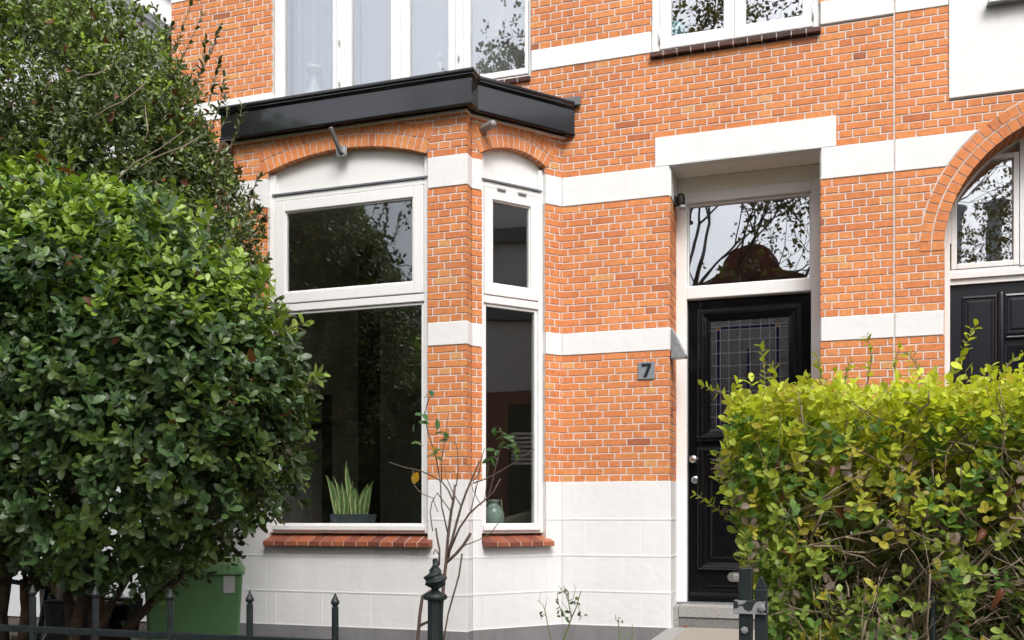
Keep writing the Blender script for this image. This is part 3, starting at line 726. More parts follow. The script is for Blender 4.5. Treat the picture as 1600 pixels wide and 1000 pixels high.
bo = build_each(pl, 'rendered_base', 'paint', nb, bevel=.003)[0]; pj.build('joint_line', 'joint', bo); build_each(pg, 'grey_plinth', 'plinth', nb)
ND = Fr((0, .29), (1, 0), (0, -1))
f = MB(); zt = 3.283
f.box(ND, .80, .862, -.12, 0, .58, zt+.12); f.box(ND, 2.62, 2.69, -.12, 0, .58, zt+.12)
f.box(ND, .862, 2.62, -.12, 0, 3.133, 3.178); f.box(ND, .862, 2.62, -.12, -.02, 3.09, 3.132)
f.box(ND, .862, 2.62, -.12, -.01, 3.178, 3.20)
f.box(ND, 1.345, 1.395, -.12, .0, 3.20, 4.2); f.box(ND, 2.08, 2.13, -.12, .0, 3.20, 4.2)
# curved head
n_ = 40
for i in range(n_):
    a, b = R(-88+176*i/n_), R(-88+176*(i+1)/n_)
    def pq(a, r, o): return ND.P(AC[0]+math.sin(a)*r, o, AC[1]+math.cos(a)*r)
    ra, rb = AC[2]-.010, AC[2]+.03
    p = [pq(a, ra, -.117), pq(b, ra, -.117), pq(b, rb, -.117), pq(a, rb, -.117), pq(a, ra, .004), pq(b, ra, .004), pq(b, rb, .004), pq(a, rb, .004)]
    f.add(p, [(0, 3, 2, 1), (4, 5, 6, 7), (0, 1, 5, 4), (1, 2, 6, 5), (2, 3, 7, 6), (3, 0, 4, 7)])
nf = f.build('arched_door_frame', 'wood', nb)
arch_panel(ND, AC[0], AC[1], AC[2]-.003, .801, .8715, 3.404, -.10, -.001, 'frame_spandrel', 'wood', nf)
f = MB(); f.frame(ND, .872, 1.342, 3.205, 4.06, .040, .040, .042, .04, -.06, -.006); f.build('sash', 'wood', nf, bevel=.005)
arch_panel(ND, AC[0], AC[1], AC[2]-.008, .90, 1.345, 3.21, -.055, -.045, 'pane', 'glass_hi', nf)
arch_panel(ND, AC[0], AC[1], AC[2]-.008, 1.395, 2.08, 3.21, -.055, -.045, 'pane', 'glass_hi', nf)
arch_panel(ND, AC[0], AC[1], AC[2]-.008, 2.13, 2.60, 3.21, -.055, -.045, 'pane', 'glass_hi', nf)
d_ = MB(); NL = Fr((0, .34), (1, 0), (0, -1))
d_.box(NL, .863, 2.618, -.05, 0, .59, 3.09); nd = d_.build('arched_door', 'blackdoor2', nb)
molding(NL, .965, 1.185, 1.3, 2.985, [(-.012, .0005), (-.012, .012), (0, .014), (.01, .004), (.022, .004), (.034, .012), (.11, .012)], 'panel_molding', nd, 'blackdoor2')
d_ = MB(); d_.lathe([(.027, 0), (.027, 1.95), (.022, 1.965), (.008, 1.972)], NL.P(1.222, .012, 1.05), 16); d_.build('door_astragal', 'blackdoor2', nd, smooth=True)
molding(NL, 1.262, 1.70, 2.70, 2.985, [(-.012, .0005), (-.012, .010), (0, .014), (.01, .004), (.022, .004), (.034, .012), (.14, .012)], 'panel_molding', nd, 'blackdoor2')
q = MB(); q.box(NL, 1.255, 1.75, 0, .03, 2.655, 2.672); q.build('door_ledge', 'blackdoor2', nd, bevel=.004)
q = MB(); q.box(NL, 1.268, 1.70, .001, .006, 1.7, 2.60); q.build('door_pane', 'cardark', nd)
q = MB(); q.b(NX0, NX1, .36, 6, 7.4, 7.5); q.b(NX0, NX1, 3.0, 3.1, 0, 7.4); q.b(NX1-.1, NX1, .2, 3, 0, 7.4); q.b(NX0+.2, NX0+.24, .45, 3, 0, 7.4); q.build('house_shell', 'roomdark', nb)
q = MB(); q.prism([(NX0, -.3, 7.5), (NX1, -.3, 7.5), (NX1, 9, 7.5), (NX0, 9, 7.5)], [(NX0, 4.3, 11), (NX1, 4.3, 11), (NX1, 4.4, 11), (NX0, 4.4, 11)]); q.build('roof', 'roof', nb)
# its own projecting bay, seen mirrored in our side light
q = MB(); q.b(3.3, 5.3, -1.7, -.012, 3.1, 4.1); q.b(3.3, 5.3, -1.7, -.012, 4.36, 6.9); q.build('bay_upper', 'render_grey', nb)
q = MB(); q.b(3.3, 5.3, -1.7, -.012, 0, 3.09); q.build('bay_lower', 'oppbrick', nb)
q = MB(); q.b(3.22, 5.3, -1.75, -.012, 4.11, 4.35); q.b(3.18, 3.299, -1.7, -.02, 5.2, 5.4); q.build('bay_canopy', 'canopy', nb)
q = MB(); q.b(3.25, 3.299, -1.2, -.35, 1.2, 2.9); q.build('bay_window', 'cardark', nb)
q = MB(); [q.b(3.235, 3.249, -1.15, -.40, 2.05+i*.06, 2.085+i*.06) for i in range(8)]; q.build('window_blind', 'paint', nb)

# ================================================================== HOUSE TO THE LEFT (pale gable set back)
lh = thing('gabled_house', 'pale grey rendered house with white sloping bargeboards set back behind the bushes', 'house', (-10.5, 3.2, 0))
GY = 2.0
A1, B1 = at(190, 0, GY), at(262, 51, GY)
sl = (B1.z-A1.z)/(B1.x-A1.x)
xe = B1.x+.25; ze = B1.z+sl*.25; apx = xe-5.0; apz = ze-sl*5.0
q = MB(); pts = [(xe-9.4, 0), (xe-.5, 0), (xe-.5, ze-sl*.5), (apx, apz), (xe-9.4, ze-sl*.6)]
q.prism([(x, GY+.12, z) for x, z in pts], [(x, GY+6, z) for x, z in pts]); q.build('wall', 'render_grey', lh)
q = MB()
for sg_ in (1, -1):
    for (d0, d1, y0, y1) in ((-.0, .09, GY+.02, GY+.12), (.09, .46, GY-.06, GY+.119)):
        xs = [(apx, apz), (apx+sg_*5.0, ze)]
        p = [(x, y, z+d) for d in (d0, d1) for (x, z) in xs for y in (y0, y1)]
        q.add(p, [(0, 1, 3, 2), (4, 6, 7, 5), (0, 4, 5, 1), (2, 3, 7, 6), (0, 2, 6, 4), (1, 5, 7, 3)])
q.build('bargeboard', 'wood', lh, bevel=.006)
q = MB()
for sg_ in (1, -1):
    xs = [(apx, apz), (apx+sg_*5.2, ze-.2*abs(sl))]
    p = [(x, y, z+d) for d in (.462, .56) for (x, z) in xs for y in (GY-.12, GY+6.1)]
    q.add(p, [(0, 1, 3, 2), (4, 6, 7, 5), (0, 4, 5, 1), (2, 3, 7, 6), (0, 2, 6, 4), (1, 5, 7, 3)])
q.build('roof', mat('roof_edge_grey', (.35, .35, .36), .7), lh)
q = MB(); q.b(-10.9, -9.7, GY+.09, GY+.118, 1.2, 2.9); q.build('window', 'cardark', lh)

# ================================================================== SMALL THINGS ON THE HOUSE
def smallthing(name, label, cat, loc): return thing(name, label, cat, loc)
t = thing('flag_holder', 'galvanised flagpole holder screwed to the brick arch over the large bay window', 'flag holder', (-3.80, BY-.009, 4.31))
fp = at(531, 222, BY-.02)
q = MB(); q.box(FRONT, -3.855, -3.755, .0095, .016, 4.245, 4.335); q.build('plate', 'zinc', t, bevel=.003)
q = MB(); a_ = Vector(FRONT.P(-3.805, .02, 4.275)); b_ = a_+Vector((-.03, -.12, .165)); q.tube([a_, b_], .020, 16, cap=False); q.tube([b_, a_+(b_-a_)*.15], .016, 16, cap=True); q.build('socket_tube', 'zinc', t, smooth=True)
q = MB()
for u, z in ((-3.845, 4.255), (-3.765, 4.255), (-3.845, 4.325), (-3.765, 4.325)): q.lathe([(.005, 0), (.004, .004)], FRONT.P(u, .016, z), 8, (0, -1, 0))
build_each(q, 'bolt', 'lampblack', t)
q = MB(); a_ = Vector(SIDE.P(.09, -.05, 4.385)); d_ = Vector((.86, -.5, .06)).normalized(); e_ = a_+d_*.20
q.tube([a_, e_], .032, 20, cap=False); q.tube([e_, a_+d_*.05], .027, 20, cap=True)
tag(q.build('overflow_pipe', mat('grey_pvc', (.28, .26, .25), .5, noise=(20, .3)), smooth=True), 'short grey overflow pipe poking out of the brickwork under the black canopy corner', 'pipe')
npl = thing('house_number_plate', 'grey metal house number plate reading 7 on the brick left of the front door', 'number plate', (-1.436, -.01, 2.425))
q = MB(); q.box(FAC, -1.504, -1.368, .0095, .016, 2.425, 2.566); q.build('plate', 'plate', npl, bevel=.002)
q = MB(); pts = [(-1.474, 2.528), (-1.474, 2.552), (-1.397, 2.552), (-1.397, 2.530), (-1.432, 2.441), (-1.462, 2.441), (-1.425, 2.528)]
q.prism([FAC.P(u, .0165, z) for u, z in pts], [FAC.P(u, .019, z) for u, z in pts]); q.build('digit', 'digit', npl)
# black sensor lamp in the recess
wl = thing('wall_lamp', 'small black outdoor wall lamp in the upper left corner of the door recess', 'lamp', (-1.22, .22, 3.84))
q = MB(); LX, LY = -1.188, .20
q.lathe([(.012, 0), (.030, .004), (.034, .02), (.034, .075), (.028, .098), (.012, .108)], (LX, LY, 3.872), 20); q.build('lamp_head', 'lampblack', wl, smooth=True)
q = MB(); q.b(-1.249, -1.225, LY-.03, LY+.03, 3.88, 3.96); q.tube([(-1.235, LY, 3.92), (LX-.02, LY, 3.925)], .012, 10); q.build('bracket', 'lampblack', wl, bevel=.003)
q = MB(); q.lathe([(.020, 0), (.029, .003), (.030, .018), (.026, .03)], (LX+.018, LY-.02, 3.842), 18); q.build('lens', 'lens', wl, smooth=True)
# steel wedge downlight
q = MB(); pts = [(-1.238, 2.825), (-1.225, 2.83), (-1.118, 2.605), (-1.122, 2.590), (-1.238, 2.585)]
q.prism([(x, .0, z) for x, z in pts], [(x, .10, z) for x, z in pts])
tag(q.build('wedge_light', 'zinc', bevel=.003), 'brushed metal wedge shaped downlight on the brick edge of the door recess', 'lamp')
q = MB(); q.b(-1.236, -1.13, .01, .09, 2.578, 2.584)

# ================================================================== THINGS INDOORS
def vase(name, label, prof, loc, m, n=28):
    q = MB(); q.lathe(prof, loc, n); return tag(q.build(name, m, smooth=True), label, 'vase')
Zs = 5.06
vase('porcelain_vase', 'tall white porcelain vase with flared rim behind the sheer curtain window upstairs', [(.07, 0), (.10, .06), (.115, .16), (.10, .26), (.05, .33), (.035, .37), (.035, .44), (.05, .46), (.075, .49), (.075, .52), (.06, .52)], (-4.63, .21, 5.02), 'white_porcelain')
def figurine(label, x, y, z, hgt):
    t = thing('figurine', label, 'figurine', (x, y, z))
    q = MB(); q.lathe([(.035, 0), (.036, .02), (.024, .03), (.022, .10), (.03, .15), (.026, .19), (.012, .21)], (x, y, z), 14); q.build('pedestal', 'white_porcelain', t, smooth=True)
    q = MB(); q.lathe([(.004, .212), (.022, .222), (.028, .245), (.022, .27), (.006, .28)], (x, y, z), 14); q.build('head', 'white_porcelain', t, smooth=True)
figurine('small white bust on the upstairs sill beside the middle window post', -3.80, .24, 5.27, .28)
figurine('small white figurine behind the third pane of the upstairs window', -3.36, .24, 5.21, .25)
gc = at(1056, 50, .17); rr = .085
gt = thing('globe', 'turquoise toy globe in the lower corner of the upper right window', 'globe', (gc.x, gc.y, gc.z-.15))
q = MB(); q.lathe([(rr*math.sin(R(a)), -rr*math.cos(R(a))) for a in range(4, 180, 8)], gc, 28); q.build('ball', 'globe', gt, smooth=True)
q = MB(); q.lathe([(.06, -.15), (.06, -.14), (.012, -.13), (.012, -.08)], gc, 18); q.build('stand', 'lampblack', gt, smooth=True)
# orchid in the upper right-hand light of the left window
ot = thing('orchid', 'white orchid blossom spray behind the top of the right-hand upstairs pane', 'plant', (-2.72, .35, 5.1))
q = MB(); q.tube([(-2.66, .35, 5.1), (-2.67, .35, 5.5), (-2.72, .33, 5.66), (-2.82, .32, 5.70)], .005, 6); q.build('stem', 'rosegreen', ot)
q = MB()
for i in range(26):
    c_ = Vector((-2.86+i*.0085, .30+random.uniform(-.04, .04), 5.64+random.uniform(-.05, .05))); n_ = Vector((random.uniform(-.5, .5), -1, random.uniform(-.4, .4))).normalized(); a_ = n_.orthogonal().normalized(); b_ = n_.cross(a_)
    for k in range(5):
        g = k*1.2566; d1 = a_*math.cos(g)+b_*math.sin(g); d2 = a_*math.cos(g+.5)+b_*math.sin(g+.5); d3 = a_*math.cos(g-.5)+b_*math.sin(g-.5)
        q.add([c_, c_+d3*.02, c_+d1*.032-n_*-.005, c_+d2*.02], [(0, 1, 2, 3)])
q.build('blossom', 'white_porcelain', ot)
# snake plant in the bay
sp = thing('snake_plant', 'variegated snake plant in a slate trough on the bay window sill', 'plant', (-3.86, BY+.30, 1.206))
px0, px1 = -4.04, -3.68; yP = BY+.29
q = MB(); q.prism([(px0+.02, yP-.07, 1.206), (px1-.02, yP-.07, 1.206), (px1-.02, yP+.08, 1.206), (px0+.02, yP+.08, 1.206)], [(px0, yP-.085, 1.325), (px1, yP-.085, 1.325), (px1, yP+.095, 1.325), (px0, yP+.095, 1.325)]); q.build('trough', 'slate', sp, bevel=.004)
sm_i, sm_e = mat('snake_leaf_green', (.17, .30, .11), .45, noise=(30, .5)), mat('snake_leaf_edge', (.75, .74, .30), .5)
qi, qe = MB(), MB()
for i in range(20):
    bx = random.uniform(px0+.05, px1-.05); by = yP+random.uniform(-.05, .06); H_ = random.uniform(.20, .38)*(1.35 if i < 4 else 1); lean = (bx-(px0+px1)/2)*random.uniform(.4, 1.0); ly = random.uniform(-.05, .03); wd = random.uniform(.020, .031); rot = random.uniform(-.5, .5)
    ux, uy = math.cos(rot), math.sin(rot); pr = None
    for j in range(7):
        s_ = j/6; wv = wd*(1-s_**2.6)*(0.75+.5*s_); c_ = Vector((bx+lean*s_*s_+.01*math.sin(s_*5+i), by+ly*s_, 1.30+H_*s_))
        cur = [c_-Vector((ux, uy, 0))*wv, c_-Vector((ux, uy, 0))*wv*.72+Vector((0, .003, 0)), c_+Vector((0, .008, 0)), c_+Vector((ux, uy, 0))*wv*.72+Vector((0, .003, 0)), c_+Vector((ux, uy, 0))*wv]
        if pr:
            qe.add(pr[:2]+cur[:2], [(0, 1, 3, 2)]); qi.add(pr[1:4]+cur[1:4], [(0, 1, 4, 3), (1, 2, 5, 4)]); qe.add(pr[3:]+cur[3:], [(0, 1, 3, 2)])
        pr = cur
lv = qi.build('leaf_blades', sm_i, sp, smooth=True); qe.build('leaf_margins', sm_e, sp, smooth=True)
# vase with sprig in the side light
vp = SIDE.P(.33, -.21, 1.206)
vt = thing('stoneware_jug', 'grey green stoneware jug on the sill of the narrow bay window', 'jug', vp)
q = MB(); q.lathe([(.055, 0), (.082, .03), (.092, .08), (.088, .13), (.066, .175), (.042, .195), (.036, .215), (.05, .228), (.05, .238), (.036, .238), (.03, .22)], vp, 28); q.build('body', 'celadon', vt, smooth=True)
q = MB(); v0 = Vector(vp); q.tube([v0+Vector((-.04, -.01, .21)), v0+Vector((-.09, -.02, .205)), v0+Vector((-.115, -.03, .17)), v0+Vector((-.10, -.02, .135)), v0+Vector((-.078, -.01, .12))], .011, 8); q.build('handle', 'celadon', vt, smooth=True)
# armchair
ac = thing('armchair', 'olive fabric armchair with curved back inside the narrow bay window', 'chair', (-2.95, .55, .7))
q = MB(); pts = [(-.55, .9), (-.5, 1.12), (-.3, 1.26), (0, 1.34), (.3, 1.42), (.5, 1.45), (.6, 1.3), (.6, .9)]
q.prism([(-2.65+x, .42, z) for x, z in pts], [(-2.65+x, .57, z) for x, z in pts]); q.build('backrest', 'fabric', ac, bevel=.03)
q = MB(); q.b(-3.15, -2.3, .58, 1.2, .9, 1.05); q.build('seat', 'fabric', ac, bevel=.03)
q = MB(); [q.b(x, x+.04, y, y+.04, .7, .899) for x in (-3.12, -2.36) for y in (.6, 1.12)]; build_each(q, 'leg', 'floor', ac)

# ================================================================== FENCE AND GATE
FY = -4.5
fence = thing('iron_fence', 'dark green iron railing with small spear tips in front of the white bay base', 'fence', (-3.4, FY, 0))
q = MB(); q.b(-6.0, -1.44, FY-.012, FY+.012, .800, .828); q.b(-6.0, -1.44, FY-.012, FY+.012, .16, .19); q.build('rail', 'iron', fence, bevel=.003)
for x in [-1.815, -2.196, -2.573, -2.951, -3.285, -3.66, -4.04, -4.42, -4.80, -5.18, -5.56, -5.94]:
    q = MB(); r_ = .0135
    q.lathe([(r_, 0), (r_, .952), (.010, .954), (.010, .958), (.0135, .962), (.017, .968), (.017, .974), (.011, .985), (.006, .996), (.003, 1.006)], (x, FY-.001, .001), 12)
    q.build('picket', 'iron', fence, smooth=False)
gp = thing('gate_post', 'cast iron gate post topped by a spirally twisted onion finial', 'post', (-1.398, FY, 0))
q = MB(); n8 = 8
q.lathe([(.043, 0), (.043, .12), (.040, .13), (.030, .975), (.030, .990)], (-1.398, FY, 0), 8); q.build('shaft', 'iron', gp)
q = MB(); q.lathe([(.028, .990), (.042, .995), (.046, 1.003), (.040, 1.014), (.020, 1.022), (.013, 1.030)], (-1.398, FY, 0), 20); q.build('collar', 'iron', gp, smooth=True)
q = MB(); prof = []
for i in range(41):
    s_ = i/40; z = 1.028+s_*.118
    r_ = np.interp(s_, [0, .08, .18, .3, .42, .55, .7, .85, 1], [.012, .020, .034, .041, .038, .026, .015, .010, .008]); prof.append((float(r_), z))
q.lathe(prof, (-1.398, FY, 0), 36, twist=lambda g, z: .15*math.sin(g*2-(z-1.028)*2*math.pi/.030)); q.build('finial', 'iron', gp, smooth=True)
GYg = -4.6
gate = thing('gate_stile', 'two dark iron uprights clamped together by a worn grey strap at the hedge end', 'gate', (-.25, GYg, 0))
q = MB(); q.b(-.286, -.243, GYg-.02, GYg+.012, .0, 1.138); q.build('gate_bar', 'iron', gate, bevel=.005)
q = MB(); q.prism([(-.236, GYg-.016, 0), (-.197, GYg-.016, 0), (-.197, GYg+.010, 0), (-.236, GYg+.010, 0)], [(-.236, GYg-.016, 1.07), (-.197, GYg-.016, 1.07), (-.197, GYg+.010, 1.07), (-.236, GYg+.010, 1.07)])
q.prism([(-.236, GYg-.016, 1.0701), (-.197, GYg-.016, 1.0701), (-.197, GYg+.010, 1.0701), (-.236, GYg+.010, 1.0701)], [(-.222, GYg-.014, 1.108), (-.211, GYg-.014, 1.108), (-.211, GYg+.008, 1.108), (-.222, GYg+.008, 1.108)]); q.build('pointed_post', 'iron', gate, bevel=.003)
def worn_mat():
    m = mat('flaking_strap_paint', (.3, .3, .3), .5)
    n = m.node_tree.nodes; l = m.node_tree.links; tc = n.new('ShaderNodeTexCoord'); t_ = n.new('ShaderNodeTexNoise'); t_.inputs['Scale'].default_value = 24; t_.inputs['Detail'].default_value = 3
    l.new(tc.outputs['Object'], t_.inputs['Vector']); r_ = ramp(n, [(0, (.36, .36, .37)), (.50, (.32, .32, .33)), (.52, (.025, .032, .035)), (1, (.03, .035, .04))]); l.new(t_.outputs[0], r_.inputs[0]); l.new(r_.outputs[0], n['Principled BSDF'].inputs['Base Color']); return m
q = MB(); q.b(-.302, -.196, GYg-.030, GYg-.021, .988, 1.031); q.b(-.302, -.196, GYg+.013, GYg+.020, .988, 1.031); q.b(-.303, -.288, GYg-.020, GYg+.012, .99, 1.03); q.build('clamp_strap', worn_mat(), gate, bevel=.002)
for (x, z, y) in ((-.213, 1.008, GYg-.030), (-.268, .935, GYg-.020)):
    q = MB(); q.lathe([(.013, 0), (.013, .006), (.009, .010), (.004, .011)], (x, y, z), 6, (0, -1, 0)); q.build('bolt', 'worn', gate)
hf = thing('iron_fence', 'dark iron railing half swallowed by the yellow green hedge', 'fence', (.6, -4.28, 0))
for x in (-.05, .33, .72, 1.1, 1.48):
    q = MB(); q.lathe([(.012, 0), (.012, 1.0), (.015, 1.01), (.008, 1.03), (.003, 1.055)], (x, -4.2, 0), 10); q.build('picket', 'iron', hf)
q = MB(); q.b(-.12, 1.9, -4.22, -4.185, .78, .805); q.build('rail', 'iron', hf)

# ================================================================== FOLIAGE
def rot_about(v, k, a):
    c, s_ = np.cos(a)[:, None], np.sin(a)[:, None]
    return v*c+np.cross(k, v)*s_+k*(np.sum(k*v, 1)[:, None])*(1-c)
def norm(v): return v/np.maximum(1e-9, np.linalg.norm(v, axis=1))[:, None]
def leaf_mesh(name, pos, axis, nrm, L, W, col, m, parent, curl=.25, fold=.25, rows=3, base_=.0):
    """every leaf is a folded, curled blade: base, rows of (left, mid, right), tip"""
    n = len(pos); axis = norm(axis); side = norm(np.cross(nrm, axis)); up = np.cross(axis, side)
    ts = {4: (.1, .34, .62, .86), 3: (.16, .48, .8), 2: (.3, .68), 1: (.5,)}[rows]; ws = {4: (.42, .88, 1.0, .68), 3: (.62, 1.0, .68), 2: (.9, .8), 1: (1.0,)}[rows]
    L = L[:, None]; W = W[:, None]; cu = (curl*(RNG.random(n)*1.4-.1))[:, None]; fo = (fold*(.5+RNG.random(n)))[:, None]
    V = [pos]
    for t, w_ in zip(ts, ws):
        c = pos+axis*L*t-up*L*cu*t*t
        V += [c-side*W*.5*w_+up*W*.5*fo*w_, c, c+side*W*.5*w_+up*W*.5*fo*w_]
    V.append(pos+axis*L-up*L*cu)
    nv = len(V); V = np.stack(V, 1).reshape(-1, 3)
    F3 = [(0, 2, 1), (0, 3, 2)]; F4 = []
    for r in range(rows-1): a = 1+3*r; b = a+3; F4 += [(a, a+1, b+1, b), (a+1, a+2, b+2, b+1)]
    a = 1+3*(rows-1); F3 += [(a, a+1, nv-1), (a+1, a+2, nv-1)]
    off = (np.arange(n)*nv)[:, None, None]
    f3 = (np.array(F3)[None]+off).reshape(n, -1); nf = len(F3)+len(F4)
    if F4: f4 = (np.array(F4)[None]+off).reshape(n, -1); loops = np.concatenate([f3, f4], 1).reshape(-1)
    else: loops = f3.reshape(-1)
    tot = np.tile(np.array([3]*len(F3)+[4]*len(F4)), n); st = np.concatenate([[0], np.cumsum(tot)[:-1]])
    me = bpy.data.meshes.new(name); pl_ = np.array(world_loc(parent)) if parent else np.zeros(3)
    me.vertices.add(len(V)); me.vertices.foreach_set('co', (V-pl_).astype(np.float32).reshape(-1))
    me.loops.add(len(loops)); me.loops.foreach_set('vertex_index', loops.astype(np.int32))
    me.polygons.add(n*nf); me.polygons.foreach_set('loop_start', st.astype(np.int32)); me.polygons.foreach_set('loop_total', tot.astype(np.int32))
    me.polygons.foreach_set('use_smooth', np.ones(n*nf, dtype=bool))
    me.update(calc_edges=True)
    at_ = me.attributes.new('tint', 'FLOAT_COLOR', 'FACE'); at_.data.foreach_set('color', np.repeat(np.c_[col, np.ones(n)], nf, 0).astype(np.float32).reshape(-1))
    me.materials.append(M[m]); o = bpy.data.objects.new(name, me); COL.objects.link(o); o.parent = parent
    return o
def crown_points(lobes, n, shell=(.72, 1.03), power=.6, lumpy=1.0):
    """points and outward normals on the lumpy surface of a union of ellipsoids"""
    C = np.array([l[:3] for l in lobes]); Rr = np.array([l[3:6] for l in lobes]); area = (Rr[:, 0]*Rr[:, 2]+Rr[:, 1]*Rr[:, 2]+Rr[:, 0]*Rr[:, 1])
    idx = RNG.choice(len(lobes), n, p=area/area.sum()); d = norm(RNG.normal(size=(n, 3)))
    s_ = shell[0]+(shell[1]-shell[0])*RNG.random(n)**power
    lump = 1+lumpy*.05*np.sin(d[:, 0]*7+idx)*np.sin(d[:, 2]*6+1.3*idx)+lumpy*.035*np.sin(d[:, 1]*13+d[:, 2]*11)
    P = C[idx]+Rr[idx]*d*(s_*lump)[:, None]; N = norm(d/Rr[idx])
    keep = np.ones(n, bool)
    for k in range(len(lobes)):
        q = np.linalg.norm((P-C[k])/Rr[k], axis=1); keep &= ~((q < shell[0]*.97) & (idx != k))
    return P[keep], N[keep]
def whorls(P, D, per, L, Wr, spacing, el=(.7, 1.45), jitter=.3):
    """leaves set round each shoot tip P along direction D"""
    n = len(P); D = norm(D); a = norm(np.cross(D, norm(RNG.normal(size=(n, 3)))))
    pos, ax, nr, ln, sid = [], [], [], [], []
    for k in range(per):
        ang = k*2.4+RNG.random(n)*jitter*3; r = rot_about(a, D, ang)
        e = el[0]+(el[1]-el[0])*(k/max(1, per-1))+RNG.normal(size=n)*jitter*.5
        A = D*np.cos(e)[:, None]+r*np.sin(e)[:, None]; Nn = D*np.sin(e)[:, None]-r*np.cos(e)[:, None]
        pos.append(P-D*(spacing*k*(.7+.6*RNG.random(n)))[:, None]); ax.append(A); nr.append(norm(Nn+RNG.normal(size=(n, 3))*.25))
        ln.append(L*(.55+.45*min(1, (k+1)/2.5))*(.7+.6*RNG.random(n))); sid.append(np.arange(n))
    return np.concatenate(pos), np.concatenate(ax), np.concatenate(nr), np.concatenate(ln), np.concatenate(sid)
def limb(q, p, d, L, r, depth, spread=.5, n=7, seg=5, up=.1, tips=None, split=(2, 3), shrink=.66, inside=None):
    pts = [Vector(p)]; d = Vector(d).normalized(); rr = [r]
    for i in range(seg):
        d = (d+Vector((random.gauss(0, .13), random.gauss(0, .13), random.gauss(0, .1)+up*.3))).normalized()
        nx = pts[-1]+d*L/seg
        if inside and not inside(nx): break
        pts.append(nx); rr.append(r*(1-.45*(i+1)/seg))
    if len(pts) < 2: return
    q.tube(pts, rr, n, cap=True)
    if depth == 0:
        if tips is not None: tips.append((pts[-1], d))
        return
    for k in range(random.randint(*split)):
        a = d.orthogonal().normalized(); a.rotate(Matrix.Rotation(random.uniform(0, 6.283), 3, d))
        nd = (d+a*spread*random.uniform(.6, 1.3)+Vector((0, 0, up))).normalized(); s_ = random.choice((-1, -1, -2)) if k and len(pts) > 2 else -1
        limb(q, pts[s_], nd, L*shrink*random.uniform(.8, 1.15), rr[s_]*.8, depth-1, spread, max(4, n-1), max(3, seg-1), up, tips, split, shrink, inside)

# ---- big glossy shrub behind the railing
sh = thing('evergreen_shrub', 'large rounded evergreen shrub with broad glossy dark leaves just behind the railing', 'shrub', (-4.0, -3.4, 0))
lob = [(-3.80, -3.40, 1.82, 1.10, .86, .95), (-4.37, -3.40, 2.47, 1.02, .85, .80), (-3.50, -3.38, 2.10, .80, .76, .72), (-3.85, -3.42, 2.45, .80, .80, .68), (-5.0, -3.45, 2.1, 1.0, .85, 1.1), (-4.75, -3.4, 2.75, .8, .75, .62)]
lob_sh = lob
P, N = crown_points(lob, 15500, (.66, 1.04), .55, 1.25)
tocam = norm(np.array([[0, -CD, CZ]])-P); face = np.sum(tocam*N, 1)
kp = ((face > -.25) | (RNG.random(len(P)) < .4)) & (P[:, 2] > np.where(P[:, 0] < -3.6, .80, .90)+.09*np.sin(P[:, 0]*6)) & (P[:, 1] > -4.42)
P, N = P[kp], N[kp]
D = N*.8+np.array([[0, -.05, .55]])+RNG.normal(size=P.shape)*.35
D[P[:, 2] < 1.5] += np.array([0, 0, -.25])
pos, ax, nr, ln, sid = whorls(P, D, 7, .059, .5, .012)
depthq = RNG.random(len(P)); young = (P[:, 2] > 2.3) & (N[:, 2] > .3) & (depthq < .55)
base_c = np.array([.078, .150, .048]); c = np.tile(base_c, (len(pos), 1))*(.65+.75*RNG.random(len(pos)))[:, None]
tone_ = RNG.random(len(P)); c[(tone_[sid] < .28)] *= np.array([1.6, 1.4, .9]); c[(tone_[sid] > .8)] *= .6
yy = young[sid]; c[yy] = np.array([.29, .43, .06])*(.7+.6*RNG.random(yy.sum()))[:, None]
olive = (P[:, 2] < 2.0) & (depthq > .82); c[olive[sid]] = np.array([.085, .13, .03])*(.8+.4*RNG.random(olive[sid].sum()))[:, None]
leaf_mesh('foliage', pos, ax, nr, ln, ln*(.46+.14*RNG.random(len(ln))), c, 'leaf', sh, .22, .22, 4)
# withered leaves caught in the crown
k = RNG.choice(len(P), 130, replace=False); k = k[(P[k, 2] > 1.6)]
pp = P[k]+N[k]*.01; leaf_mesh('withered_leaves', pp, RNG.normal(size=pp.shape), N[k]+RNG.normal(size=pp.shape)*.6, .05+.04*RNG.random(len(k)), .03+.02*RNG.random(len(k)), np.array([[.20, .075, .03]])*(.6+.7*RNG.random(len(k)))[:, None], 'leaf2', sh, .9, .6, 3)
in_sh = lambda p: p.z < 1.0 or any(((p.x-l[0])/l[3])**2+((p.y-l[1])/l[4])**2+((p.z-l[2])/l[5])**2 < .85 for l in lob_sh)
q = MB(); tips = []
for (bx, by, d, r_) in ((-4.02, -3.30, (-.05, 0, 1), .05), (-3.98, -3.36, (.35, -.1, 1), .045), (-4.10, -3.36, (-.45, .1, 1), .04), (-3.95, -3.30, (.75, .05, .75), .038), (-4.0, -3.42, (.55, -.15, .55), .03), (-4.5, -3.5, (-.2, 0, 1), .055), (-4.42, -3.45, (.1, .1, 1), .04)):
    limb(q, (bx, by, 0), (d[0]*.15, d[1]*.15, 1), .62, r_, 0, seg=4, up=0, n=9)
    limb(q, (bx+d[0]*.09, by+d[1]*.09, .58), d, .75, r_*.8, 3, .55, 8, 5, .12, tips, inside=in_sh)
for (px_, Y_, r_, dx_) in ((12, -3.35, .05, -.1), (28, -3.25, .045, .05), (112, -3.5, .04, .12)):
    p_ = at(px_, 980, Y_); limb(q, (p_.x, p_.y, 0), (dx_, 0, 1), 1.5, r_, 0, seg=6, up=0, n=9)
q.build('stems', 'bark', sh, smooth=True)

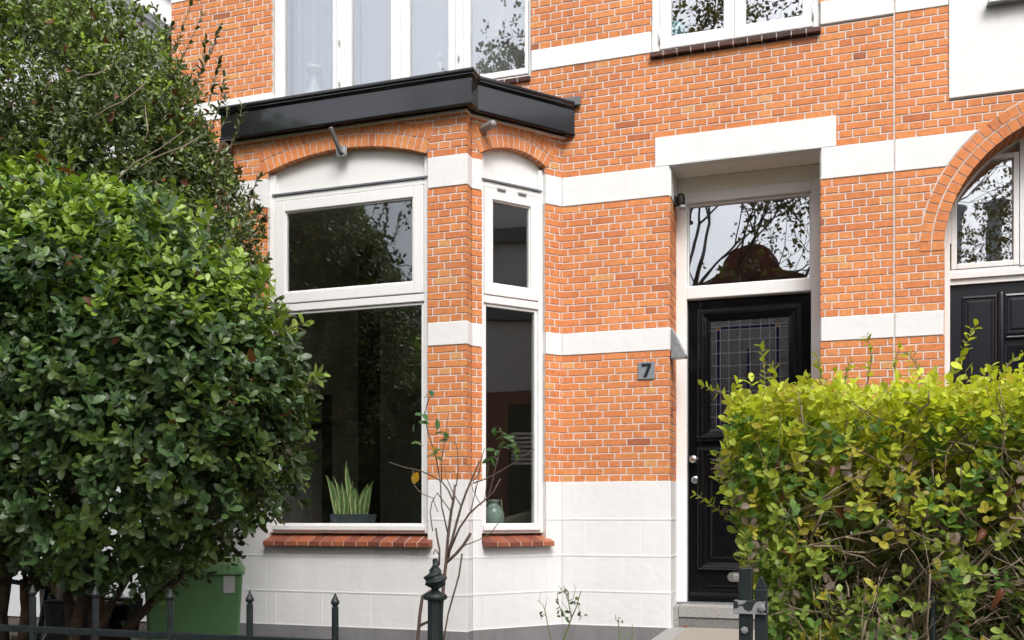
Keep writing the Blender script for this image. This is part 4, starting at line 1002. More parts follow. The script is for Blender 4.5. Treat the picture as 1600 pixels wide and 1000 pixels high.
q = MB(); sp_, sd_ = [], []
for s3 in [((80, 320), (76, 270), (70, 228)), ((100, 320), (105, 275), (108, 236)), ((20, 320), (18, 280), (14, 252)), ((270, 345), (270, 315), (271, 290)), ((325, 360), (325, 335), (322, 315)), ((220, 390), (222, 355), (225, 332)), ((430, 525), (455, 512), (478, 505)), ((430, 520), (436, 498), (440, 480)), ((355, 390), (362, 368), (368, 348)), ((150, 330), (152, 300), (156, 280)), ((190, 340), (188, 318), (186, 300)), ((45, 330), (42, 290), (40, 265)), ((400, 470), (408, 445), (412, 425)), ((480, 600), (490, 590), (500, 585))]:
    a, b, c_ = [at(x, y, -3.5) for x, y in s3]; q.tube([a, b, c_], [.005, .004, .002], 5)
    for s_ in np.linspace(.25, 1, 5): sp_.append(a.lerp(b, s_*2) if s_ < .5 else b.lerp(c_, s_*2-1)); sd_.append((c_-b).normalized())
build_each(q, 'shoot', 'twig', sh)
pos, ax, nr, ln, sid = whorls(np.array(sp_), np.array(sd_), 3, .064, .5, .008, (.45, 1.1), .4)
leaf_mesh('shoot_leaves', pos, ax, nr, ln, ln*.5, np.tile([.25, .37, .05], (len(pos), 1))*(.6+.7*RNG.random(len(pos)))[:, None], 'leaf', sh, .2, .2, 4)

# ---- taller small-leaved tree behind it
tr = thing('evergreen_tree', 'tall bushy small leaved evergreen tree leaning against the left of the bay', 'tree', (-5.2, -2.2, 0))
lob = [(-5.00, -2.05, 3.15, 1.14, .95, 1.08), (-5.55, -2.0, 4.22, 1.12, .95, 1.08), (-4.85, -2.05, 3.85, .66, .75, .62), (-6.3, -2.1, 3.6, 1.2, .95, 1.3), (-5.15, -2.0, 2.3, 1.0, .85, .8), (-6.2, -2.0, 4.9, .9, .9, .8), (-4.72, -2.0, 2.75, .55, .6, .8)]
lob_tr = lob
P, N = crown_points(lob, 46000, (.55, 1.03), .6)
tocam = norm(np.array([[0, -CD, CZ]])-P); face = np.sum(tocam*N, 1)
kp = ((face > -.1) | (RNG.random(len(P)) < .25)) & ~((P[:, 1] > -.25)) & ~((P[:, 1] > -1.0) & (P[:, 0] > -5.0))
P, N = P[kp], N[kp]
D = N*.7+np.array([[.05, -.05, .6]])+RNG.normal(size=P.shape)*.45
pos, ax, nr, ln, sid = whorls(P, D, 6, .048, .5, .014, (.5, 1.3), .4)
c = np.tile([.088, .125, .042], (len(pos), 1))*(.6+.8*RNG.random(len(pos)))[:, None]
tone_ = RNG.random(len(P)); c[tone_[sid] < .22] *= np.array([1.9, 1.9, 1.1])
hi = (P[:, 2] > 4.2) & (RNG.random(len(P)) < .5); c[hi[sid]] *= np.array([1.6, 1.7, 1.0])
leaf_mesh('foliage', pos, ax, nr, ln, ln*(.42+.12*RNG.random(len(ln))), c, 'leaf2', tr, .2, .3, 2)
k = RNG.choice(len(P), 700, replace=False); pp = P[k]+N[k]*.02
leaf_mesh('withered_leaves', pp, RNG.normal(size=pp.shape), N[k]+RNG.normal(size=pp.shape)*.6, .04+.04*RNG.random(len(k)), .03+.02*RNG.random(len(k)), np.array([[.16, .06, .03]])*(.6+.7*RNG.random(len(k)))[:, None], 'leaf2', tr, .9, .6, 2)
in_tr = lambda p: p.z < 1.8 or any(((p.x-l[0])/l[3])**2+((p.y-l[1])/l[4])**2+((p.z-l[2])/l[5])**2 < .42 for l in lob_tr)
q = MB()
limb(q, (-5.0, -2.6, 0), (-.05, .1, 1), 1.6, .09, 0, n=10, seg=5, up=.0); limb(q, (-5.2, -2.4, 0), (-.1, .1, 1), 2.2, .08, 4, .5, 9, 5, .12, inside=in_tr); limb(q, (-4.96, -2.5, 1.5), (.12, .25, 1), 1.3, .07, 3, .5, 8, 5, .12, inside=in_tr)
# pale bare twigs showing across the crown, and long whippy shoots at its edge
for (a, b, c_) in (((560/3.33, 1000/3.33), (700/3.33, 850/3.33), (960/3.33, 680/3.33)), ((700/3.33, 890/3.33), (880/3.33, 790/3.33), (1040/3.33, 710/3.33)), ((480/3.33, 620/3.33), (640/3.33, 530/3.33), (800/3.33, 385/3.33)), ((400/3.33, 420/3.33), (490/3.33, 390/3.33), (590/3.33, 330/3.33)), ((220/3.33, 500/3.33), (255/3.33, 430/3.33), (275/3.33, 390/3.33)), ((740/3.33, 760/3.33), (770/3.33, 680/3.33), (755/3.33, 550/3.33))):
    A, B_, C_ = at(*a, -3.02), at(*b, -3.05), at(*c_, -2.95); q.tube([A, (A+B_)/2+Vector((.01, 0, .015)), B_, (B_+C_)/2+Vector((0, 0, -.012)), C_], [.006, .0055, .005, .004, .002], 5)
q.build('stems', 'twig', tr, smooth=True)
sp_, sd_ = [], []; q = MB()
shoots = [((262, 140), (285, 90), (315, 25)), ((262, 90), (280, 60), (300, 0)), ((300, 150), (315, 110), (322, 60)), ((325, 165), (335, 130), (342, 95)), ((188, 60), (190, 30), (188, 8)), ((310, 120), (330, 80), (345, 40)), ((360, 230), (372, 200), (378, 165)), ((385, 330), (400, 285), (408, 275)), ((250, 80), (262, 60), (268, 40)), ((395, 300), (405, 345), (413, 335)), ((380, 380), (395, 420), (404, 425)), ((120, 40), (125, 15), (128, -20)), ((60, 40), (70, 10), (72, -20)), ((205, 60), (208, 40), (212, 20)), ((345, 200), (355, 180), (352, 150)), ((330, 200), (345, 160), (350, 120))]
for s3 in shoots:
    a, b, c_ = [at(x, y, -2.0) for x, y in s3]; q.tube([a, b, c_], [.005, .004, .002], 5)
    for s_ in np.linspace(.1, 1, 12):
        p = (a.lerp(b, s_*2) if s_ < .5 else b.lerp(c_, s_*2-1)); sp_.append(p); sd_.append((c_-a).normalized())
build_each(q, 'shoot', 'twig', tr)
sp_ = np.array(sp_); sd_ = np.array(sd_); pos, ax, nr, ln, sid = whorls(sp_, sd_, 2, .062, .5, .004, (.6, .9), .5)
leaf_mesh('shoot_leaves', pos, ax, nr, ln, ln*.45, np.tile([.05, .085, .025], (len(pos), 1))*(.6+.9*RNG.random(len(pos)))[:, None], 'leaf2', tr, .2, .3, 2)

# ---- privet hedge
hg = thing('privet_hedge', 'clipped privet hedge with lime yellow top growth and bare twigs showing inside', 'hedge', (.7, -3.9, 0))
HX0, HX1, HY0, HY1, HZ = -.29, 2.2, -4.30, -3.2, 1.77
in_hg = lambda p: HX0+.02 < p.x < HX1 and HY0-.03 < p.y < HY1 and p.z < HZ-.02
q = MB(); tips = []
for i in range(110):
    bx, by = random.uniform(HX0+.12, HX1-.1), random.uniform(HY0+.14, HY1-.15)
    limb(q, (bx, by, random.uniform(0, .5)), (random.gauss(0, .35), random.gauss(0, .25), 1), random.uniform(.4, .75), random.uniform(.007, .014), 3, .75, 6, 5, .08, tips, (2, 3), .62, in_hg)
for i in range(1300):
    p = Vector((random.uniform(HX0+.05, HX1), random.uniform(HY0+.03, HY0+.55), random.uniform(.3, HZ-.1))); d = Vector((random.gauss(0, 1), random.gauss(-.3, .5), random.gauss(.35, .7)))
    limb(q, p, d, random.uniform(.14, .38), random.uniform(.0022, .0055), 1, .8, 5, 4, .1, tips, (1, 2), .6, in_hg)
q.build('twigs', 'twig', hg, smooth=True)
nF = 2300
def hedge_pts():
    out, nn = [], []
    def add(p, n_): out.append(p); nn.append(np.broadcast_to(n_, p.shape))
    r = RNG.random
    # top
    k = 2600; p = np.c_[HX0+(HX1-HX0)*r(k), HY0+(HY1-HY0)*r(k), HZ-.2*r(k)**1.6+.03*RNG.normal(size=k)]; add(p, np.array([[0, -.1, 1.]]))
    # front, thinning out in the middle
    k = 3000; p = np.c_[HX0+(HX1-HX0)*r(k), HY0+.16*r(k)**1.4, .25+(HZ-.25)*r(k)]
    clump = np.sin(p[:, 0]*9+1)*np.sin(p[:, 2]*8.3+.6)+.6*np.sin(p[:, 0]*17+p[:, 2]*13); edge = np.clip(1-(p[:, 0]-HX0)/.45, 0, 1); topb = np.clip((p[:, 2]-1.25)/.4, 0, 1)
    keep = r(k) < np.clip(.40+.30*clump+.5*edge+.6*topb, .10, 1); add(p[keep], np.array([[0, -1., .25]]))
    # left end
    k = 1300; p = np.c_[HX0-.03+.2*r(k), HY0+(HY1-HY0)*r(k), .25+(HZ-.25)*r(k)]; add(p, np.array([[-1., -.2, .3]]))
    # back
    k = 3200; p = np.c_[HX0+(HX1-HX0)*r(k), HY1-.3*r(k), .3+(HZ-.3)*r(k)]; add(p, np.array([[0, 1., .3]]))
    # inside
    k = 11500; p = np.c_[HX0+.1+(HX1-HX0-.1)*r(k), HY0+.45+(HY1-HY0-.5)*r(k), .3+(HZ-.4)*r(k)]; add(p, np.array([[0, -.3, 1.]]))
    return np.concatenate(out), np.concatenate(nn)
P, N = hedge_pts()
# round the upper left shoulder
P[:, 0] += np.clip(1-(P[:, 0]-HX0)/.6, 0, 1)*np.interp(P[:, 2], [.3, .9, 1.25, 1.55, 1.72], [.11, .07, -.03, -.09, -.05])
D = N*.6+np.array([[0, -.1, .55]])+RNG.normal(size=P.shape)*.4
pos, ax, nr, ln, sid = whorls(P, D, 6, .040, .5, .012, (.55, 1.35), .4)
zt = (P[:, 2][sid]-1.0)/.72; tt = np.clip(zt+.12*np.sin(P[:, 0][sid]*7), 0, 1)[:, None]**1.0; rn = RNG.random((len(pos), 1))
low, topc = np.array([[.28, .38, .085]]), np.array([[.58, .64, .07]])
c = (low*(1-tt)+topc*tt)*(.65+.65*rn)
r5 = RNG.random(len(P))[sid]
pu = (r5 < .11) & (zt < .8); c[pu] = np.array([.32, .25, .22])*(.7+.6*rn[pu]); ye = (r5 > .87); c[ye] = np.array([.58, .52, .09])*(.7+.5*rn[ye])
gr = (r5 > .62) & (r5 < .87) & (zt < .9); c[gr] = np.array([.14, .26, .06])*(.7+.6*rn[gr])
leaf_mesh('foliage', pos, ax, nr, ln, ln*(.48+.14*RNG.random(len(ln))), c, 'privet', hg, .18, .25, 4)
k = 34; pp = np.c_[HX0+.1+1.6*RNG.random(k), HY0+.02+.12*RNG.random(k), .9+.75*RNG.random(k)]
leaf_mesh('caught_dead_leaves', pp, RNG.normal(size=pp.shape)+np.array([0, 0, -.6]), RNG.normal(size=pp.shape)*.4+np.array([0, -1, .2]), .035+.03*RNG.random(k), .02+.015*RNG.random(k), np.array([[.17, .06, .025]])*(.7+.6*RNG.random((k, 1))), 'privet', hg, 1.6, 1.0, 3)
# upright and side shoots
q = MB(); sp_, sd_, sc_ = [], [], []
sh_px = [((1192, 640), (1195, 590), (1190, 540), -4.0), ((1285, 620), (1283, 585), (1278, 560), -3.9), ((1480, 600), (1505, 550), (1524, 508), -4.05), ((1355, 600), (1362, 560), (1355, 525), -3.9), ((1165, 640), (1125, 612), (1100, 603), -4.1), ((1160, 830), (1120, 795), (1088, 772), -4.15), ((1160, 745), (1140, 725), (1118, 712), -4.1), ((1210, 610), (1212, 585), (1208, 572), -4.), ((1440, 600), (1432, 570), (1422, 555), -4.), ((1560, 600), (1575, 570), (1600, 552), -4.), ((1250, 620), (1262, 600), (1258, 590), -4.2), ((1400, 590), (1398, 570), (1405, 545), -3.9), ((1320, 610), (1322, 585), (1330, 570), -4.), ((1540, 600), (1548, 580), (1550, 572), -4.2)]
for a, b, c_, Y in sh_px:
    a, b, c_ = at(*a, Y), at(*b, Y), at(*c_, Y); q.tube([a, b, c_], [.0035, .0028, .0015], 5)
    m_ = max(5, int((c_-a).length/.022))
    for s_ in np.linspace(.15, 1, m_): p = (a.lerp(b, s_*2) if s_ < .5 else b.lerp(c_, s_*2-1)); sp_.append(p); sd_.append(((c_-b) if s_ >= .5 else (b-a)).normalized())
build_each(q, 'shoot', 'twig', hg)
sp_ = np.array(sp_); sd_ = np.array(sd_); pos, ax, nr, ln, sid = whorls(sp_, sd_, 2, .040, .5, .003, (.7, 1.0), .45)
leaf_mesh('shoot_leaves', pos, ax, nr, ln, ln*.48, np.tile([.42, .48, .05], (len(pos), 1))*(.6+.7*RNG.random(len(pos)))[:, None], 'privet', hg, .25, .3, 3)

# ---- rose by the gate post
rs = thing('rose_bush', 'nearly bare rose bush with a few leaves rising behind the twisted gate post', 'rose', (-1.5, -4.2, 0), 'rose bushes in the front garden')
q, qg = MB(), MB(); RY = -4.22
def cane(px, r0, r1, g=q, Y=RY, dY=0):
    pts = [at(x, y, Y+dY*i/max(1, len(px)-1)) for i, (x, y) in enumerate(px)]
    # add slight kinks
    g.tube(pts, list(np.linspace(r0*.70, r1*.8, len(pts))), 7)
cane([(655, 1040), (653, 1000), (656, 962), (660, 932), (676, 922), (690, 905)], .011, .008); cane([(655, 978), (672, 970), (684, 952), (690, 935)], .009, .007)
cane([(684, 1060), (690, 950), (694, 905), (697, 880), (700, 840), (705, 800), (709, 780), (711, 757)], .012, .006)
cane([(697, 880), (712, 866), (724, 852), (733, 838), (735, 833)], .009, .008)
cane([(700, 872), (706, 845), (714, 815), (721, 790), (729, 768), (739, 745), (749, 721)], .009, .0045)
cane([(702, 862), (718, 825), (733, 803), (747, 790), (757, 782), (770, 770), (782, 748)], .007, .003)
cane([(685, 1050), (700, 960), (717, 900), (722, 865)], .005, .005)
cane([(686, 884), (687, 860), (683, 840), (681, 825)], .006, .005); cane([(687, 868), (680, 858), (677, 866)], .004, .003)
cane([(709, 785), (700, 765), (690, 752), (672, 742), (655, 735), (630, 730), (608, 722)], .005, .0022)
cane([(700, 835), (690, 790), (688, 752), (682, 718), (669, 676), (663, 648), (668, 630), (674, 614)], .0045, .002)
cane([(690, 752), (690, 718), (697, 680), (701, 643)], .0035, .0015)
cane([(735, 800), (745, 760), (750, 735), (752, 715)], .003, .0015); cane([(720, 790), (708, 770), (697, 745), (694, 725)], .0035, .0015)
cane([(739, 752), (748, 740), (753, 715), (757, 700)], .003, .0015); cane([(713, 760), (716, 735), (715, 705), (712, 690)], .003, .0015)
cane([(676, 830), (672, 800), (675, 785), (683, 770), (705, 800)], .003, .003)
cane([(645, 735), (648, 760), (660, 772), (676, 778), (684, 800)], .003, .002)
cane([(739, 755), (760, 748), (781, 737), (800, 725), (818, 712), (836, 702)], .0038, .0018)
cane([(760, 785), (766, 765), (772, 740), (779, 710), (786, 690), (781, 668)], .0035, .0018)
cane([(724, 853), (750, 843), (768, 832), (780, 815), (785, 802), (783, 780)], .003, .002, qg)
cane([(752, 790), (745, 778), (739, 765), (735, 752)], .0025, .0015); cane([(742, 770), (745, 745)], .002, .001); cane([(757, 782), (762, 745), (763, 720)], .0022, .0012)
q.build('canes', 'rosewood', rs, smooth=True); qg.build('young_canes', 'rosegreen', rs, smooth=True)
lp = [(656, 661, .6), (648, 690, 1), (662, 645, .6), (688, 676, .7), (697, 674, .7), (700, 690, .7), (690, 702, 1), (682, 712, 1), (775, 666, .6), (787, 680, .6), (778, 705, .8), (792, 690, .8), (803, 706, .8), (768, 712, .7), (760, 715, .7), (785, 672, .7), (795, 698, .7), (673, 616, .3), (686, 705, 1), (806, 702, .9)]
pp = np.array([at(x, y, RY) for x, y, _ in lp]); pp = np.repeat(pp, 2, 0)+RNG.normal(size=(len(pp)*2, 3))*.008; ax = RNG.normal(size=pp.shape)*np.array([1, .4, .35])+np.array([0, 0, -.15]); nr = RNG.normal(size=pp.shape)*.35+np.array([0, -.5, .9])
c = np.repeat(np.array([[.10*s_+.02, .19, .06] for _, _, s_ in lp]), 2, 0)*(.7+.6*RNG.random((len(pp), 1)))
leaf_mesh('leaves', pp, ax, nr, .035+.015*RNG.random(len(pp)), .018+.006*RNG.random(len(pp)), c, 'privet', rs, .3, .25, 3)
pp = np.array([at(650, 738, RY), at(678, 697, RY), at(1148, 925, -4.55)]); pp[2] = pp[0]+.004
leaf_mesh('yellow_leaves', pp, np.array([[-.2, 0, -1.], [.3, 0, -1], [-.1, .1, -1]]), np.array([[.2, -1, .2]]*3), np.array([.05, .035, .045]), np.array([.028, .022, .02]), np.array([[.55, .36, .03]]*3), 'privet', rs, .2, .3, 3)

def small_rose(name, label, canes, leaves, Y, base):
    t = thing(name, label, 'rose', base, 'rose bushes in the front garden'); q = MB()
    for px, r0, r1 in canes: q.tube([at(x, y, Y) for x, y in px], list(np.linspace(r0, r1, len(px))), 6)
    q.build('canes', 'rosegreen', t, smooth=True)
    if leaves:
        pp = np.array([at(x, y, Y) for x, y in leaves]); pp = np.repeat(pp, 2, 0)+RNG.normal(size=(len(pp)*2, 3))*.012
        leaf_mesh('leaves', pp, RNG.normal(size=pp.shape), RNG.normal(size=pp.shape)*.5+np.array([0, -.6, .7]), .03+.015*RNG.random(len(pp)), .016+.006*RNG.random(len(pp)), np.tile([.09, .14, .055], (len(pp), 1))*(.6+.8*RNG.random((len(pp), 1))), 'privet', t, .3, .3, 3)
small_rose('rose_bush', 'thin green rose bush with small leaves against the white wall base near the bay corner', [
    ([(872, 1060), (880, 1000), (888, 980), (893, 965)], .007, .006), ([(893, 965), (889, 945), (888, 925), (885, 935), (886, 930), (882, 915), (875, 922)], .005, .002), ([(893, 965), (900, 950), (903, 940), (907, 925), (910, 922)], .005, .002), ([(891, 972), (880, 960), (873, 945), (871, 930), (872, 922)], .004, .0015),
    ([(888, 940), (885, 930), (876, 920), (874, 916)], .003, .0015), ([(888, 940), (896, 935), (899, 920), (897, 912)], .003, .0012), ([(903, 945), (907, 960), (910, 965)], .003, .0015), ([(888, 955), (880, 943), (877, 940)], .0025, .001), ([(866, 1060), (861, 1000), (855, 972), (851, 952), (848, 945), (840, 938)], .005, .0018), ([(851, 952), (854, 940), (855, 932)], .0025, .001), ([(848, 945), (843, 940), (845, 925)], .0022, .001)],
    [(883, 922), (880, 925), (898, 942), (890, 940), (903, 938), (871, 940), (876, 950), (880, 957), (878, 962), (872, 962), (887, 967), (909, 960), (906, 963), (851, 965), (849, 960), (895, 938)], -1.35, (-2.0, -1.35, 0))
small_rose('rose_bush', 'short bare rose twigs sprouting at the wall base beside the doorstep path', [
    ([(966, 1060), (968, 1000), (967, 980), (966, 965)], .006, .003), ([(967, 975), (963, 968), (960, 967)], .003, .0015), ([(975, 1060), (976, 1000), (981, 988)], .005, .003), ([(986, 1060), (987, 1000), (989, 985), (988, 975)], .005, .002)], [(961, 967), (970, 973)], -1.2, (-1.6, -1.2, 0))

# ================================================================== BIN, BICYCLE
bn = thing('wheelie_bin', 'green wheelie bin with a white label half hidden under the big shrub', 'bin', (-3.84, -2.65, 0))
q = MB(); bx0, bx1, by0, by1 = -4.14, -3.54, -2.65, -2.05
q.prism([(bx0+.05, by0+.06, .05), (bx1-.05, by0+.06, .05), (bx1-.05, by1-.1, .05), (bx0+.05, by1-.1, .05)], [(bx0, by0, .93), (bx1, by0, .93), (bx1, by1, .93), (bx0, by1, .93)]); q.build('body', 'bin', bn, bevel=.02)
q = MB(); q.prism([(bx0-.02, by0-.03, .931), (bx1+.02, by0-.03, .931), (bx1+.02, by1+.03, .931), (bx0-.02, by1+.03, .931)], [(bx0+.03, by0+.02, .995), (bx1-.03, by0+.02, .995), (bx1-.03, by1, 1.03), (bx0+.03, by1, 1.03)]); q.build('lid', 'bin', bn, bevel=.015)
q = MB(); q.tube([(bx0+.05, by1+.06, .95), (bx1-.05, by1+.06, .95)], .016, 10); q.build('handle', 'bin', bn, smooth=True)
for x in (bx0+.03, bx1-.08):
    q = MB(); q.lathe([(.03, 0), (.1, 0), (.1, .05), (.03, .05)], (x, by1-.02, .1), 22, (1, 0, 0)); q.build('wheel', 'rubber', bn)
def on_bin(u, z): return (u, by0+.06*(.93-z)/.88-.003, z)
q = MB(); q.add([on_bin(-3.66, .815), on_bin(-3.59, .815), on_bin(-3.59, .925), on_bin(-3.66, .925), *[(a, b-.002, c) for a, b, c in (on_bin(-3.66, .815), on_bin(-3.59, .815), on_bin(-3.59, .925), on_bin(-3.66, .925))]], [(0, 1, 2, 3), (7, 6, 5, 4), (0, 4, 5, 1), (1, 5, 6, 2), (2, 6, 7, 3), (3, 7, 4, 0)]); q.build('label', 'label', bn)
bn.rotation_euler = (0, 0, R(34))

bk = thing('bicycle', 'dark blue city bicycle with black pannier bags parked behind the shrub trunks', 'bicycle', (-5.0, -2.9, 0))
BYk = -3.0
def wheel(cx_, nm='wheel'):
    q = MB(); n_ = 36; ro = .34
    pts = [(cx_+ro*math.cos(2*math.pi*i/n_), BYk, .355+ro*math.sin(2*math.pi*i/n_)) for i in range(n_+1)]; q.tube(pts, .019, 8, cap=False); w_ = q.build(nm, 'rubber', bk, smooth=True)
    q = MB(); pts = [(cx_+.315*math.cos(2*math.pi*i/n_), BYk, .355+.315*math.sin(2*math.pi*i/n_)) for i in range(n_+1)]; q.tube(pts, .009, 6, cap=False)
    for i in range(18): a = 2*math.pi*i/18; q.tube([(cx_+.02*math.cos(a+.6), BYk+.02*(-1)**i, .355+.02*math.sin(a+.6)), (cx_+.31*math.cos(a), BYk, .355+.31*math.sin(a))], .0012, 4)
    q.tube([(cx_, BYk-.05, .355), (cx_, BYk+.05, .355)], .02, 10); q.build('rim', 'chrome', w_, smooth=True)
RW, FW = -4.33, -5.42
wheel(RW); wheel(FW)
q = MB(); bb_ = (-4.80, BYk, .29); st_ = (-4.93+.04, BYk, .86); hd0, hd1 = (-5.27, BYk, .62), (-5.22, BYk, .92)
st_ = (-4.66, BYk, .86)
for a, b, r_ in ((bb_, st_, .017), (bb_, hd0, .019), (st_, hd1, .016), (hd0, hd1, .02)): q.tube([a, b], r_, 12)
for y in (-.05, .05): q.tube([bb_, (RW, BYk+y, .355)], .010, 8); q.tube([st_, (RW, BYk+y, .355)], .008, 8); q.tube([hd0, (FW, BYk+y, .355)], .011, 8)
q.build('frame', 'bluepaint', bk, smooth=True)
q = MB()
for cx_ in (RW, FW):
    k = len(q.v); n_ = 21
    for i in range(n_):
        a = R(10+i*8)
        for r_, y in ((.385, -.028), (.385, .028), (.390, .028), (.390, -.028)): q.v.append((cx_+r_*math.cos(a), BYk+y, .355+r_*math.sin(a)))
    for i in range(n_-1):
        for j in range(4): p = k+i*4; q.f.append((p+j, p+(j+1) % 4, p+4+(j+1) % 4, p+4+j)); q.t.append(.5)
build_each(q, 'mudguard', 'chrome', bk)
q = MB(); q.tube([st_, (st_[0]+.02, BYk, .96)], .013, 10); sd = q.build('seat_post', 'chrome', bk, smooth=True)
q = MB(); q.prism([(-4.78, BYk-.02, .955), (-4.5, BYk-.09, .955), (-4.5, BYk+.09, .955), (-4.78, BYk+.02, .955)], [(-4.79, BYk-.02, 1.0), (-4.48, BYk-.1, 1.01), (-4.48, BYk+.1, 1.01), (-4.79, BYk+.02, 1.0)]); q.build('saddle', 'bag', bk, bevel=.02)
q = MB(); q.tube([hd1, (-5.2, BYk, 1.08)], .012, 8); q.tube([(-5.05, BYk-.3, 1.06), (-5.16, BYk-.26, 1.1), (-5.2, BYk, 1.1), (-5.16, BYk+.26, 1.1), (-5.05, BYk+.3, 1.06)], .011, 8); q.build('handlebar', 'chrome', bk, smooth=True)
q = MB(); q.b(-4.6, -4.08, BYk-.06, BYk+.06, .765, .78); q.build('rear_rack', 'lampblack', bk)
for sg_ in (-1, 1):
    q = MB(); y0, y1 = BYk+sg_*.07, BYk+sg_*.21
    q.prism([(-4.46, y0, .46), (-4.16, y0, .46), (-4.16, y1, .46), (-4.46, y1, .46)], [(-4.53, y0, .80), (-4.08, y0, .80), (-4.08, y1-sg_*.02, .80), (-4.53, y1-sg_*.02, .80)]); q.build('pannier_bag', 'bag', bk, bevel=.02)
q = MB(); q.tube([(-4.80, BYk-.09, .29), (-4.72, BYk-.09, .14)], .010, 8); q.b(-4.77, -4.67, BYk-.17, BYk-.09, .12, .14); q.lathe([(.09, 0), (.09, .006)], (-4.80, BYk-.05, .29), 24, (0, -1, 0)); q.build('crank', 'lampblack', bk)

# fallen leaf on the step slab
lf = thing('fallen_leaf', 'single curled brown leaf lying on the stone slab by the doorstep', 'leaf', (-1.13, .06, .404))
leaf_mesh('blade', np.array([[-1.16, .06, .408]]), np.array([[1., .1, .1]]), np.array([[0, -.3, 1.]]), np.array([.06]), np.array([.035]), np.array([[.24, .09, .04]]), 'privet', lf, .5, .5, 3)

# ================================================================== ACROSS THE STREET (stands behind the camera, seen in the panes)
def opposite(name, label, x0, x1, hgt, m, gable=None, chim=()):
    t = thing(name, label, 'house', ((x0+x1)/2, -19.5, 0), 'houses across the street'); y = -19
    q = MB(); q.b(x0+.01, x1-.01, -28, y, 0, hgt); q.build('wall', m, t)
    q = MB(); q.b(x0+.02, x1-.02, y, y+.03, .0, .8); [q.b(x0+.02, x1-.02, y, y+.02, z, z+.2) for z in (2.7, 4.3)]; q.build('painted_band', 'paint', t)
    q, g = MB(), MB()
    n_ = max(2, int((x1-x0)/2)); w_ = (x1-x0)/n_
    for fl in (0, 1):
        for i in range(n_):
            a = x0+w_*(i+.22); b = x0+w_*(i+.78); z0 = .95+fl*3.3
            q.box(Fr((0, y), (1, 0), (0, 1)), a-.08, b+.08, .021, .07, z0-.08, z0+1.98); g.box(Fr((0, y), (1, 0), (0, 1)), a, b, .071, .076, z0, z0+1.9)
    f = q.build('window', 'wood', t); g.build('pane', 'cardark', f)
    q = MB(); q.prism([(x0, y+.3, hgt), (x1, y+.3, hgt), (x1, -28, hgt), (x0, -28, hgt)], [(x0, -24, hgt+.7), (x1, -24, hgt+.7), (x1, -25, hgt+.7), (x0, -25, hgt+.7)]); rf = q.build('roof', 'roof', t)
    if gable:
        cx_, w2, zt = gable; pts = [(cx_-w2*2.2, hgt-.6), (cx_+w2*2.2, hgt-.6), (cx_+w2*1.9, zt-.95), (cx_+w2*1.1, zt-.75)]+[(cx_+w2*math.cos(R(a)), zt-w2*.85+w2*.85*math.sin(R(a))) for a in range(0, 181, 12)]+[(cx_-w2*1.1, zt-.75), (cx_-w2*1.9, zt-.95)]
        q = MB(); q.prism([(x, y+.31, z) for x, z in pts], [(x, y+.6, z) for x, z in pts]); go = q.build('curved_gable', m, t)
        q = MB(); q.lathe([(.30, 0), (.30, .08), (.2, .1)], (cx_, y+.6, zt-w2*.9), 20, (0, 1, 0)); q.build('gable_roundel', 'oppbrick2', go)
    for (x, z) in chim:
        q = MB(); q.lathe([(.30, 0), (.30, .12), (.21, .18), (.19, 1.7), (.24, 1.85), (.34, 1.95), (.34, 2.02), (.2, 2.05)], (x, y-.8, z), 16); q.build('chimney', 'render_grey', rf, smooth=True)
opposite('brick_house', 'dark red brick house with a curved gable seen mirrored in the door light', -6.2, 1.6, 7.7, 'oppbrick', (-2.1, .75, 8.75))
opposite('brick_house', 'brown brick house with tall pale chimney pots mirrored in the arched door light', 1.7, 8.4, 7.0, 'oppbrick2', None, ((3.05, 7.6), (4.1, 7.6)))
opposite('brick_house', 'red brick house beyond the trees mirrored in the big bay window', -13.4, -6.3, 6.4, 'oppbrick')
opposite('brick_house', 'long brown brick house farthest left across the street', -22, -13.5, 6.6, 'oppbrick2')

def street_tree(name, label, x, y, h0, R_, zc, leaves, col, lsize, dens_shell=(.2, 1.0), seed=1, depth=5, rz=None):
    random.seed(seed); t = thing(name, label, 'tree', (x, y, 0), 'street trees across the road'); q = MB(); tips = []
    q.tube([(x, y, 0), (x+.05, y, h0*.5), (x, y, h0)], [.26, .22, .19], 10)
    for i in range(11):
        a = i*1.49+.4; limb(q, (x, y, h0-.1*i), (math.cos(a)*(.8 if i < 7 else 1.3), math.sin(a)*(.8 if i < 7 else 1.0), .8 if i < 7 else .45), R_*.62, .11, depth, .62, 7, 5, .10, tips, (2, 3), .70)
    q.build('trunk', 'bark', t, smooth=True)
    tp = np.array([tuple(p) for p, d in tips]); td = np.array([tuple(d) for p, d in tips])
    k = RNG.choice(len(tp), leaves); P = tp[k]+RNG.normal(size=(leaves, 3))*.22; D = td[k]+RNG.normal(size=(leaves, 3))*.6
    pos, ax, nr, ln, sid = whorls(P, D, 4, lsize, .6, lsize*.4, (.6, 1.5), .5)
    leaf_mesh('crown', pos, ax, nr, ln, ln*.7, np.array([col])*(.6+.8*RNG.random((len(pos), 1))), 'treeleaf', t, .2, .3, 1)
    return t
street_tree('street_tree', 'tall half bare street tree with autumn leaves mirrored in the upper panes', -3.0, -13.2, 3.9, 4.9, 8.5, 13000, (.11, .095, .035), 0.095, seed=3)
street_tree('street_tree', 'half bare street tree farther right mirrored in the arched pane', 7.5, -13.2, 4.0, 4.2, 8, 900, (.10, .075, .03), .10, seed=5, depth=4)
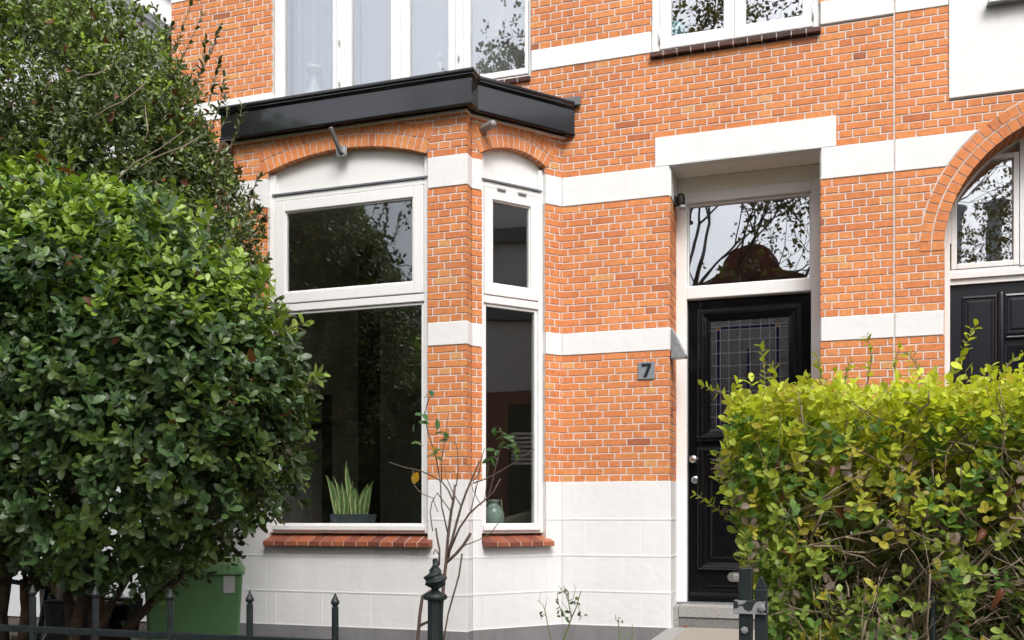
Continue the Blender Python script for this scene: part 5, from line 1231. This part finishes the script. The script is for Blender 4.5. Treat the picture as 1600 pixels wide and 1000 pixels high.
def dense_tree(label, x, y, lobes, n, col):
    t = thing('evergreen_tree', label, 'tree', (x, y, 0)); q = MB(); limb(q, (x, y, 0), (0, 0, 1), 3.0, .22, 3, .5, 8, 5, .1); q.build('trunk', 'bark', t, smooth=True)
    P, N = crown_points(lobes, n, (.5, 1.05), .6); D = N*.6+RNG.normal(size=P.shape)*.5
    pos, ax, nr, ln, sid = whorls(P, D, 5, .14, .5, .05, (.5, 1.4), .5)
    leaf_mesh('crown', pos, ax, nr, ln, ln*.5, np.array([col])*(.5+1.0*RNG.random((len(pos), 1))), 'treeleaf', t, .2, .3, 1)
dense_tree('broad dark evergreen tree mirrored as a dark mass in the bay window', -11.5, -12.6, [(-11.5, -12.6, 4.6, 2.9, 2.2, 3.3), (-9.6, -12.8, 4.0, 1.9, 1.7, 2.6), (-13.6, -12.6, 4.2, 2.4, 2, 3.0), (-11.0, -12.6, 6.4, 2.0, 1.8, 1.9)], 9000, (.028, .042, .018))
# parked car at the kerb behind the photographer
car = thing('parked_car', 'dark parked car at the kerb mirrored along the bottom of the bay window', 'car', (-6.3, -9.8, 0))
prof = [(-2.1, .35), (-2.15, .75), (-1.9, .92), (-1.2, .98), (-.55, 1.40), (.6, 1.47), (1.35, 1.30), (1.95, 1.0), (2.1, .9), (2.12, .4)]
CX, CY = -6.3, -9.8
q = MB(); q.prism([(CX+x, CY-.85, z) for x, z in prof], [(CX+x, CY+.85, z) for x, z in prof]); q.build('body', 'carpaint', car, bevel=.06)
q = MB(); wp = [(-1.02, 1.0), (-.5, 1.33), (.55, 1.39), (1.2, 1.24), (1.5, 1.02)]
for y0, y1 in ((CY+.851, CY+.858), (CY-.858, CY-.851)): q.prism([(CX+x, y0, z) for x, z in wp], [(CX+x, y1, z) for x, z in wp])
q.build('window', 'cardark', car)
for x in (-1.3, 1.3):
    for y, s_ in ((CY+.70, 1), (CY-.88, 1)):
        q = MB(); q.lathe([(.2, 0), (.32, 0), (.32, .18), (.2, .18)], (CX+x, y, .32), 24, (0, 1, 0)); wh = q.build('wheel', 'rubber', car)
        q = MB(); q.lathe([(.05, -.001), (.19, -.001), (.19, .181), (.05, .181)], (CX+x, y, .32), 20, (0, 1, 0)); q.build('rim', 'zinc', wh)
